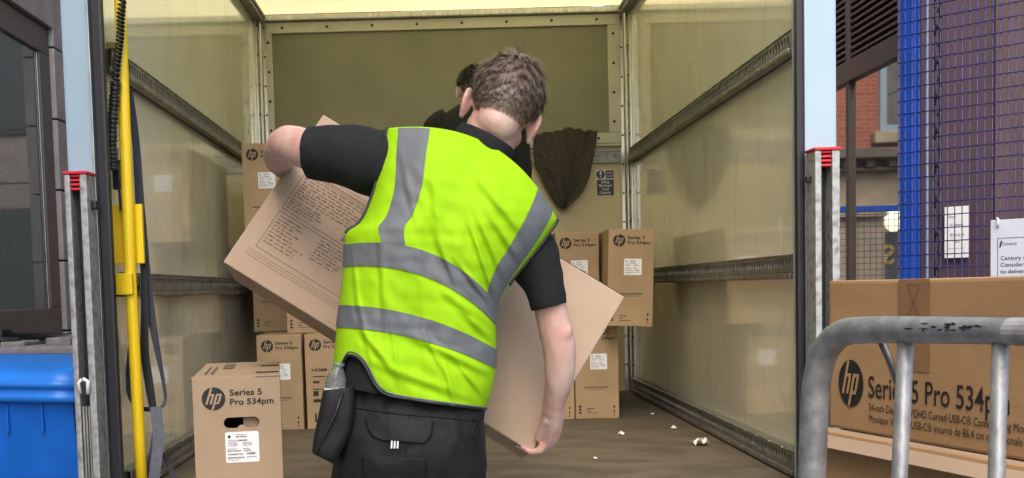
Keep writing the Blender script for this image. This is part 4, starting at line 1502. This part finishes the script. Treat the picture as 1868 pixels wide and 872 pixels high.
# ---- worker
WK = thing('person', 'person in lime hi-vis vest and black clothes seen from behind carrying the tilted carton', 'person', W(746, 700, 2.27))
ROWS = [  # L px, R px, bump, half depth, centre depth
    ((604, 702), (886, 746), -4, .128, 2.262),
    ((609, 650), (899, 706), 8, .127, 2.264),
    ((614, 597), (904, 672), 16, .122, 2.268),
    ((619, 557), (905, 638), 20, .120, 2.270),
    ((626, 487), (905, 592), 36, .122, 2.276),
    ((628, 447), (909, 558), 44, .124, 2.280),
    ((632, 424), (931, 517), 46, .124, 2.284),
    ((659, 402), (957, 484), 46, .121, 2.288),
    ((681, 350), (986, 448), 50, .112, 2.294),
    ((693, 295), (1010, 414), 52, .090, 2.300),
    ((706, 234), (1017, 401), 62, .046, 2.304)]
FL = [(a[0], a[1], c[0], c[1], d, e, f) for (a, c, d, e, f) in ROWS]
def row_at(v):
    v = max(0.0, min(10.0, v))
    i = min(int(v), 9)
    t_ = v - i
    P = [FL[max(i - 1, 0)], FL[i], FL[i + 1], FL[min(i + 2, 10)]]
    return [0.5 * ((2 * b_) + (c_ - a_) * t_ + (2 * a_ - 5 * b_ + 4 * c_ - d_) * t_ * t_ + (3 * b_ - a_ - 3 * c_ + d_) * t_ ** 3) for a_, b_, c_, d_ in zip(*P)]
PW = 0.86
def spow(x, p):
    return math.copysign(abs(x) ** p, x)
CREASES = [(742, 330, 1.35, 5, 70, 0.7), (812, 470, 1.2, 5, 70, 0.6), (895, 520, 1.25, 5, 50, 1.0), (868, 520, 0.9, 5, 45, 0.8), (648, 500, 1.45, 5, 40, 0.8), (720, 640, 1.45, 4, 60, 0.7), (790, 640, 1.1, 4, 40, 0.7), (865, 700, 0.9, 5, 40, 1.0),
           (905, 470, 1.15, 9, 90, 1.1), (870, 440, 1.25, 8, 80, 0.8), (935, 455, 1.0, 7, 60, 0.9), (800, 400, 1.45, 10, 90, 0.6),
           (880, 600, 0.75, 8, 60, 1.2), (850, 560, 0.6, 7, 50, 0.9), (840, 655, 0.45, 9, 80, 0.9), (760, 690, 0.35, 8, 90, 0.7), (700, 520, 1.5, 7, 100, 0.5),
           (660, 580, 1.35, 6, 70, 0.6), (820, 700, 1.35, 6, 40, 0.8), (690, 640, 0.9, 7, 50, 0.6), (770, 560, 1.52, 6, 120, 0.45), (925, 390, 0.9, 9, 70, 0.7)]
def fold(x, y, amp):
    """cloth creases: long soft diagonal ridges plus finer ones (photo px in, metres out)"""
    a = noise.noise(Vector(((x * 0.80 - y * 0.45) * 0.022, (x * 0.5 + y * 0.85) * 0.006, 1.7)))
    c = noise.noise(Vector(((x * 0.9 + y * 0.3) * 0.045, (y * 0.95 - x * 0.3) * 0.012, 5.1)))
    d = noise.noise(Vector((x * 0.012, y * 0.05, 9.0)))
    e = 1 - abs(noise.noise(Vector(((x * 0.75 - y * 0.66) * 0.03, (x * 0.66 + y * 0.75) * 0.008, 12.0)))) * 2
    # drag lines pulled from the low shoulder towards the raised arm, and creases above the belt
    r = 0.0
    for (ox, oy, ang, w_, l_, k) in CREASES:
        w_, k = w_ * 0.8, k * 1.3
        dx, dy = x - ox, y - oy
        t_ = dx * math.cos(ang) + dy * math.sin(ang)
        n_ = -dx * math.sin(ang) + dy * math.cos(ang)
        if abs(t_) < l_ * 1.6:
            r += k * math.exp(-(t_ / l_) ** 2) * (math.exp(-(n_ / w_) ** 2) - 0.6 * math.exp(-((n_ - 1.8 * w_) / w_) ** 2))
    return amp * (0.9 * a + 0.35 * c + 0.35 * d + 0.35 * e + r)
def S(u, v, off=0.0, wr=0.0095):
    th = 2 * math.pi * u
    c, s = math.cos(th), math.sin(th)
    lx, ly, rx, ry, bump, hd, dc = row_at(v)
    mx_, my_ = (lx + rx) / 2, (ly + ry) / 2
    ax, ay = (rx - lx) / 2, (ry - ly) / 2
    al = math.hypot(ax, ay)
    k = 1 + off * 840 / al
    cc, ss = spow(c, PW), spow(s, PW)
    px = mx_ + ax * cc * k + (ay / al) * bump * (1 - cc * cc) * (1 if s > 0 else -0.4)
    py = my_ + ay * cc * k - (ax / al) * bump * (1 - cc * cc) * (1 if s > 0 else -0.4)
    groove = 0.010 * math.exp(-((cc + 0.02) / 0.22) ** 2) if s > 0 else 0
    w = fold(px + (0 if s > 0 else 900), py, wr) * min(1, 0.25 + abs(s))
    D = dc - (hd + off - groove + w) * ss
    return W(px, py, D)
def u_of(x, back=True):
    cc = max(-1, min(1, 2 * x - 1))
    c = spow(cc, 1 / PW)
    th = math.acos(max(-1, min(1, c)))
    return th / (2 * math.pi) if back else 1 - th / (2 * math.pi)

NU = 200
def hem(u):
    """lower edge of the vest: hitched up at the left hip over the bottle"""
    th = 2 * math.pi * u
    c, s = math.cos(th), math.sin(th)
    if s < -0.25:
        return 0.0
    x = spow(c, PW)
    q_ = (x + 0.80) / (0.13 if x < -0.80 else 0.34)
    h = 1.1 * math.exp(-abs(q_) ** 2.4)
    return h * (0.4 + 0.6 * max(0, min(1, (s + 0.25) * 2.5))) if s < 0.15 else h
b = MB()
NV = 110
rows = []
for i in range(NV + 1):
    r_ = []
    for j in range(NU):
        u = j / NU
        v0 = hem(u)
        r_.append(S(u, v0 + (10 - v0) * i / NV))
    rows.append(r_)
b.grid(rows, True)
VEST = b.build('hi_vis_vest', M['vest'], WK, True)
sd = VEST.modifiers.new('thick', 'SOLIDIFY'); sd.thickness = 0.003; sd.offset = -1

def strip(fn, nu, nv, name='reflective_band', parent=VEST, m=M['reflective'], close=False):
    b = MB()
    b.grid([[fn(i / nu, j / nv) for i in range(nu + (0 if close else 1))] for j in range(nv + 1)], close)
    return b.build(name, m, parent, True)
OFF = 0.0022
strip(lambda a, c: S(a, 4 + c, OFF), 200, 12, close=True)
strip(lambda a, c: S(a, 2 + c, OFF), 200, 12, close=True)
def vstripe(x0t, x1t, x0b, x1b, back, v0=5.0):
    def fn(a, c):
        v = v0 + (9.93 - v0) * c
        k = (v - 5.0) / 5.0
        return S(u_of((x0b + (x0t - x0b) * k) * (1 - a) + (x1b + (x1t - x1b) * k) * a, back), v, OFF + 0.0004)
    strip(fn, 10, 60)
vstripe(0.050, 0.195, 0.205, 0.345, True)
vstripe(0.83, 0.95, 0.905, 0.992, True, 4.4)
vstripe(0.05, 0.19, 0.12, 0.27, False)
vstripe(0.83, 0.95, 0.80, 0.93, False)
# black piping along hem, armholes and neck
b = MB()
b.tube([S(j / NU, hem(j / NU) - 0.02, 0.001) for j in list(range(NU)) + [0]], 0.0034, 6)
b.build('hem_piping', M['seal'], VEST, True)
b = MB()
b.tube([S(j / NU, hem(j / NU) + 0.10, 0.001) for j in list(range(NU)) + [0]], 0.0016, 6)
b.build('silver_edge', M['reflective'], VEST, True)
for x in (0.0, 1.0):
    b = MB()
    b.tube([S(u_of(x + (0.004 if x == 0 else -0.004), True), 5.9 + 4.1 * k / 50, 0.002) for k in range(51)], 0.0036, 6)
    b.build('armhole_piping', M['seal'], VEST, True)

# shirt: torso, sleeves, collar
def tube_px(b, pts, rad, seg=20, n=6, wob_amp=0.0, flat_=1.0):
    P = spline([(*p, r) for p, r in zip(pts, rad)], n)
    def wob(p, c):
        if not wob_amp:
            return p
        d = (p - c)
        k = noise.noise(Vector((p.x * 26 + p.z * 14, p.y * 12, p.z * 9 - p.x * 12))) + 0.6 * (1 - 2 * abs(noise.noise(Vector((p.x * 17 - p.z * 20, p.y * 16, p.z * 5)))))
        return p + d.normalized() * (k * wob_amp)
    b.tube([W(p[0], p[1], p[2]) for p in P], [p[3] for p in P], seg, True, flat_, wob)
sh = MB()
sh.grid([[S(j / 80, 9.9 * i / 40, -0.011, 0.002) for j in range(80)] for i in range(41)], True)
tube_px(sh, [(800, 325, 2.365), (745, 312, 2.36), (702, 302, 2.342), (664, 292, 2.325), (630, 284, 2.312), (596, 280, 2.31), (566, 278.5, 2.32)], [0.055, 0.068, 0.0735, 0.071, 0.065, 0.0595, 0.0565], 48, 8, 0.0045)
tube_px(sh, [(915, 395, 2.38), (942, 432, 2.362), (968, 468, 2.338), (989, 513, 2.326), (1001.5, 559, 2.325)], [0.055, 0.068, 0.0625, 0.0475, 0.0395], 48, 8, 0.0035)
SHIRT = sh.build('polo_shirt', M['shirt'], WK, True)
b = MB()
cpath = [(866, 294, 2.330), (874, 280, 2.328), (882, 266, 2.326), (890, 251, 2.326), (886, 258, 2.326)]
crad = [0.080, 0.075, 0.0700, 0.0665, 0.058]
ring = spline([(*p, r) for p, r in zip(cpath, crad)], 4)
b.tube([W(*p[:3]) for p in ring[:-4]], [p[3] for p in ring[:-4]], 40, False, 0.95)
co = b.build('collar', M['shirt'], SHIRT, True)
sd = co.modifiers.new('thick', 'SOLIDIFY'); sd.thickness = 0.004

# trousers
def hip_ring(px, py, hw, hd, D, n=56, pw=0.8):
    out = []
    for j in range(n):
        th = 2 * math.pi * j / n
        c, s = spow(math.cos(th), pw), spow(math.sin(th), pw)
        x, y = px + hw * c, py + (4 * c)
        D2 = D - hd * s
        out.append(W(x, y, D2))
    return out
tr = MB()
rings = spline([(755, 600, 112, .085, 2.27), (755, 680, 120, .092, 2.268), (752, 725, 126, .098, 2.266), (750, 765, 133, .115, 2.264), (748, 810, 138, .127, 2.262), (746, 860, 136, .128, 2.262), (745, 915, 132, .118, 2.265)], 8)
tr.grid([hip_ring(*r_) for r_ in rings], True, True)
for xx, kx in ((678, 662), (812, 822)):
    P = spline([(xx, 860, 2.262, .084), (xx, 980, 2.262, .082), (kx, 1200, 2.25, .064), (kx, 1480, 2.28, .056), (kx, 1560, 2.29, .056)], 6)
    tr.tube([W(*p[:3]) for p in P], [p[3] for p in P], 28, True)
tr = remeshed(tr, 0.0065, 6)
for v in tr.bm.verts:
    n_ = v.normal
    p = v.co
    k = 0.006 * (1 - 2 * abs(noise.noise(Vector((p.x * 9 - p.z * 7, p.y * 6, p.z * 11 + p.x * 3))))) + 0.0035 * noise.noise(Vector((p.x * 26, p.y * 20, p.z * 13 + p.x * 14))) + 0.0018 * noise.noise(Vector((p.x * 60, p.y * 60, p.z * 42)))
    v.co = p + n_ * k
TR = tr.build('trousers', M['trouser'], WK, True)
def on_trousers(px, py, lift):
    """a point on the seat of the trousers, lifted towards the camera"""
    org = Vector((0, 0, EYE)) - origin_of(WK)
    d = (W(px, py, 1.0) - Vector((0, 0, EYE))).normalized()
    hit, loc, nrm, _ = TR.ray_cast(org, d)
    if not hit:
        return W(px, py, 2.14 - lift)
    return loc + origin_of(WK) - d * lift
def patch(outline_rows, lift, name, m, thick=0.003):
    b = MB()
    rows = []
    for (x0, y0, x1, y1) in spline(outline_rows, 6):
        rows.append([on_trousers(x0 + (x1 - x0) * k / 24, y0 + (y1 - y0) * k / 24, lift) for k in range(25)])
    b.grid(rows)
    o = b.build(name, m, TR, True)
    s_ = o.modifiers.new('t', 'SOLIDIFY'); s_.thickness = thick
    return o
bpy.context.view_layer.update()
patch([(667, 766, 791, 768), (670, 780, 789, 781), (682, 797, 785, 797), (700, 803, 772, 808)], 0.004, 'pocket_flap', M['trouser'], 0.004)
patch([(662, 832, 778, 836), (662, 846, 777, 850), (664, 875, 776, 878), (666, 900, 774, 902)], 0.003, 'pocket_flap', M['trouser'], 0.004)
b = MB()
for k in range(3):
    x0 = 712.5 + 5.5 * k
    b.poly([on_trousers(x0, 818, 0.008), on_trousers(x0 + 3, 818, 0.008), on_trousers(x0 + 4, 803, 0.008), on_trousers(x0 + 1, 803, 0.008)])
b.build('pocket_tag', M['paper'], TR)
b = MB()
for pts_ in ([(640, 742), (700, 752), (760, 758), (830, 764), (880, 768)], [(745, 760), (742, 800), (738, 850), (735, 890)], [(868, 770), (862, 790), (868, 800)]):
    P = spline([(*p, 0) for p in pts_], 10)
    b.tube([on_trousers(p[0], p[1], 0.0012) for p in P], 0.0016, 5)
b.build('seam', M['trouser'], TR, True)

# holster pouch on the left hip, with the bottle behind it
b = MB()
def sec(x0, y0, x1, y1, D, th):
    out = []
    for j in range(24):
        a = 2 * math.pi * j / 24
        c, s = spow(math.cos(a), 0.6), spow(math.sin(a), 0.6)
        out.append(W((x0 + x1) / 2 + (x1 - x0) / 2 * c, (y0 + y1) / 2 + (y1 - y0) / 2 * c, D - th * s + 0.006 * noise.noise(Vector((j * .4, y0 * .02, 2)))))
    return out
rws = spline([(589, 712, 646, 706, 2.185, .030), (586, 730, 648, 740, 2.18, .034), (578, 770, 642, 785, 2.175, .036), (571, 805, 628, 815, 2.172, .036), (570, 826, 616, 838, 2.172, .034), (578, 831, 607, 846, 2.172, .026)], 6)
b.grid([sec(*r_) for r_ in rws], True, True)
po = b.build('holster_pouch', M['trouser'], TR, True)
b = MB()
b.tube([W(625, 716, 2.145), W(612, 755, 2.137), W(590, 800, 2.134), W(576, 828, 2.136)], 0.0028, 6)
b.build('pouch_seam', M['black'], po, True)
bt = thing('water_bottle', 'small clear plastic bottle with white label tucked at the worker\'s hip', 'bottle', W(612, 715, 2.17))
axis0, axis1 = W(606, 738, 2.185), W(618, 664, 2.19)
prof = [(0.0, .019), (0.06, .0215), (0.55, .0215), (0.7, .020), (0.84, .014), (0.92, .0105), (1.0, .010)]
MB().tube([axis0.lerp(axis1, p[0]) for p in prof], [p[1] for p in prof], 24).build('bottle', M['bottle'], bt, True)
MB().tube([axis0.lerp(axis1, k) for k in (0.18, 0.38)], [.0222, .0222], 24, False).build('label_wrap', M['paper'], bt, True)
MB().tube([axis0.lerp(axis1, k) for k in (0.94, 1.04)], 0.0128, 16).build('cap', M['bottle'], bt, True)

# shoes
for kx in (662, 822):
    b = MB()
    p = W(kx, 1560, 2.29)
    b.ell((p.x, p.y + 0.07, 0.355), (0.05, 0.15, 0.055))
    b.ell((p.x, p.y - 0.01, 0.39), (0.048, 0.06, 0.075))
    b.box((p.x - 0.05, p.y - 0.08, 0.302), (p.x + 0.05, p.y + 0.21, 0.33), 0.012)
    b.build('shoe', M['black'], WK, True)

# one continuous body: torso, arms, hands, neck, head
HEADC = W(918, 195, 2.335)
HM = head_frame(HEADC, 22.5, 16, 0)
b = MB()
head_shapes(b, HM)
b.grid([[S(j / 48, 2.4 + 7.2 * i / 30, -0.026, 0.0) for j in range(48)] for i in range(31)], True, True)
tube_px(b, [(866, 300, 2.335), (885, 262, 2.333), (900, 232, 2.333), (912, 205, 2.338)], [0.070, 0.0585, 0.0565, 0.056], 24)
# left arm: raised, elbow out, forearm wrapping round the far side of the carton
tube_px(b, [(740, 312, 2.365), (680, 298, 2.335), (620, 284, 2.312), (572, 276, 2.32), (540, 266, 2.35), (524, 263, 2.385)], [0.062, 0.055, 0.048, 0.0445, 0.0435, 0.0425], 24)
tube_px(b, [(532, 264, 2.36), (522, 266, 2.40), (513, 276, 2.46), (509, 288, 2.55), (513, 298, 2.66), (525, 312, 2.76), (545, 330, 2.83)], [0.042, 0.0425, 0.0405, 0.037, 0.033, 0.028, 0.024], 24)
def box_pt(x, y, z):
    return CM @ Vector((x, y, z))
b.ell(W(505, 264, 2.385), (0.020, 0.024, 0.020), None, 16, 12)
b.ell(W(522, 250, 2.37), (0.03, 0.03, 0.022), None, 16, 12)
# left hand flat on the far face
b.tube([W(545, 330, 2.83), W(566, 348, 2.845), W(588, 366, 2.85), W(600, 376, 2.85)], [0.024, 0.030, 0.034, 0.028], 16, True, 0.55)
for k, (dx, dy, L) in enumerate(((-18, 22, .9), (-4, 12, 1.0), (9, 0, .95), (20, -14, .75))):
    b.tube([W(596 + dx * .7, 372 + dy * .9, 2.85), W(622 + dx * L, 394 + dy, 2.852), W(640 + dx * 1.1 * L, 408 + dy, 2.845), W(652 + dx * 1.1, 418 + dy, 2.835)], [0.0095, 0.009, 0.0082, 0.006], 10)
b.tube([W(560, 346, 2.84), W(566, 318, 2.83), W(580, 300, 2.82)], [0.012, 0.010, 0.007], 10)
# right arm: hanging straight, hand under the lower corner
tube_px(b, [(940, 425, 2.37), (976, 480, 2.336), (997, 530, 2.327), (1006, 570, 2.335), (1015, 608, 2.34), (1021, 645, 2.345), (1020, 690, 2.36), (1013, 725, 2.385), (1007, 750, 2.405)],
        [0.055, 0.045, 0.0385, 0.0372, 0.0385, 0.0368, 0.0325, 0.0272, 0.0235], 24)
tube_px(b, [(1030, 596, 2.325), (1028, 608, 2.322), (1026, 622, 2.325)], [0.018, 0.02, 0.018], 12)
# palm seen edge on beside the carton, turning under the corner
tube_px(b, [(1009, 742, 2.40), (1008, 762, 2.425), (1003, 784, 2.45), (994, 802, 2.47), (985, 815, 2.475)], [0.0235, 0.0265, 0.0275, 0.0255, 0.017], 20, 5, 0, 1.15)
for k, (D, L, dy) in enumerate(((2.445, 0.80, 2), (2.465, 0.98, 0), (2.485, 1.05, -1), (2.503, 0.98, -2))):
    b.tube([W(998, 800, D), W(984, 820 + dy, D + .003), W(984 - 22 * L, 824 + dy - 2, D + .006), W(984 - 42 * L, 814 + dy - 3, D + .008)], [0.0105, 0.0098, 0.0088, 0.0062], 12)
b.tube([W(1002, 764, 2.405), W(992, 776, 2.425), W(984, 792, 2.440), W(979, 804, 2.448)], [0.014, 0.0125, 0.010, 0.007], 12)
# legs inside the trousers
for xx, kx in ((678, 662), (812, 822)):
    tube_px(b, [(xx + (10 if xx < 700 else -10), 700, 2.262), (xx, 860, 2.262), (xx, 980, 2.262), (kx, 1200, 2.25), (kx, 1480, 2.28), (kx, 1572, 2.29)], [.075, .072, .070, .050, .040, .038], 16)
b = remeshed(b, 0.0038, 3)
b.build('body', M['skin'], WK, True)
_o = origin_of(WK)
redden(M['skin'], [(W(1027, 607, 2.31) - _o, 0.034, 0.7), (W(492, 262, 2.36) - _o, 0.042, 0.6), (W(985, 815, 2.45) - _o, 0.05, 0.45), (W(856, 190, 2.31) - _o, 0.04, 0.4), (W(968, 232, 2.31) - _o, 0.04, 0.4)], (0.52, 0.21, 0.18))
hair_mesh(HM, 26000, M['hair'], WK, 0.029, 3, 0.00075)
eyes(HM, WK)

# ---- second person, farther in, mostly hidden
P2D = 4.95
p2 = W(866, 528, P2D)
X2 = p2.x + 0.015
P2 = thing('person', 'person with dark hair and black clothes standing inside the van behind the worker', 'person', (X2, P2D, FLOOR))
def ering(x, y, z, a, c, n=32):
    return [Vector((x + a * spow(math.cos(2 * math.pi * j / n), .9), y - c * spow(math.sin(2 * math.pi * j / n), .9), z)) for j in range(n)]
H2 = head_frame(Vector((X2 + 0.005, P2D + 0.03, 2.485)), 3, 22, 12)
b = MB()
head_shapes(b, H2)
b.tube([(X2, P2D, 2.32), (X2, P2D, 2.40), (X2, P2D + 0.01, 2.44)], [0.065, 0.054, 0.054], 16)
prof2 = [(1.68, .155, .11), (1.80, .15, .105), (1.95, .145, .105), (2.12, .165, .115), (2.29, .185, .105), (2.365, .135, .08), (2.40, .06, .05)]
b.grid([ering(X2, P2D, z, a, c) for z, a, c in prof2], True, True)
sleeve = {}
for s in (-1, 1):
    pa = [(X2 + s * .15, P2D, 2.33), (X2 + s * .195, P2D, 2.27), (X2 + s * .215, P2D + .02, 2.06), (X2 + s * .22, P2D + .10, 1.90), (X2 + s * .17, P2D + .24, 1.95)]
    b.tube([Vector(p) for p in pa], [.055, .052, .042, .038, .028], 14)
    hp = Vector(pa[-1])
    b.tube([hp, hp + Vector((-s * .02, .05, .0)), hp + Vector((-s * .035, .09, -.005))], [.027, .038, .034], 12, True, 0.5)
    for k in range(4):
        o_ = hp + Vector((-s * .035 + (k - 1.5) * .018, .09, 0))
        b.tube([o_, o_ + Vector((-s * .008, .04, -.008)), o_ + Vector((-s * .012, .065, -.028))], [.0095, .0088, .0065], 8)
    b.tube([hp + Vector((-s * .03, .04, .01)), hp + Vector((-s * .06, .065, .02)), hp + Vector((-s * .07, .09, .01))], [.012, .0105, .008], 8)
    b.tube([(X2 + s * .085, P2D, 1.72), (X2 + s * .095, P2D, 1.45), (X2 + s * .1, P2D + .01, 1.05), (X2 + s * .1, P2D, FLOOR + .04)], [.082, .068, .045, .038], 14)
b = remeshed(b, 0.006, 3)
b.build('body', M['skin'], P2, True)
b = MB()
b.grid([ering(X2, P2D, z, a + .014, c + .014) for z, a, c in prof2[:-1]] + [ering(X2, P2D, 2.41, .072, .066)], True)
for s in (-1, 1):
    pa = [(X2 + s * .12, P2D, 2.335), (X2 + s * .172, P2D, 2.30), (X2 + s * .21, P2D, 2.16), (X2 + s * .215, P2D + .02, 2.04)]
    b.tube([Vector(p) for p in spline(pa, 5)], [r[0] for r in spline([(.066,), (.066,), (.058,), (.056,)], 5)], 20, True, 1.0,
           lambda p, c: p + (p - c).normalized() * 0.008 * noise.noise(p * 16))
b.build('black_top', M['blackwear'], P2, True)
b = MB()
b.grid([ering(X2, P2D, z, a, c) for z, a, c in ((1.78, .165, .12), (1.68, .172, .125), (1.56, .175, .125))], True, True)
for s in (-1, 1):
    b.tube([(X2 + s * .085, P2D, 1.62), (X2 + s * .095, P2D, 1.4), (X2 + s * .1, P2D + .01, 1.05), (X2 + s * .1, P2D, FLOOR + .05)], [.092, .08, .062, .06], 18)
b = remeshed(b, 0.01, 3)
b.build('trousers', M['blackwear'], P2, True)
for s in (-1, 1):
    b = MB()
    b.ell((X2 + s * .1, P2D + .06, FLOOR + .05), (.048, .14, .048))
    b.box((X2 + s * .1 - .048, P2D - .08, FLOOR + .002), (X2 + s * .1 + .048, P2D + .19, FLOOR + .028), 0.01)
    b.build('shoe', M['black'], P2, True)
hair_mesh(H2, 2500, M['hair_dark'], P2, 0.03, 5, 0.002)
eyes(H2, P2)
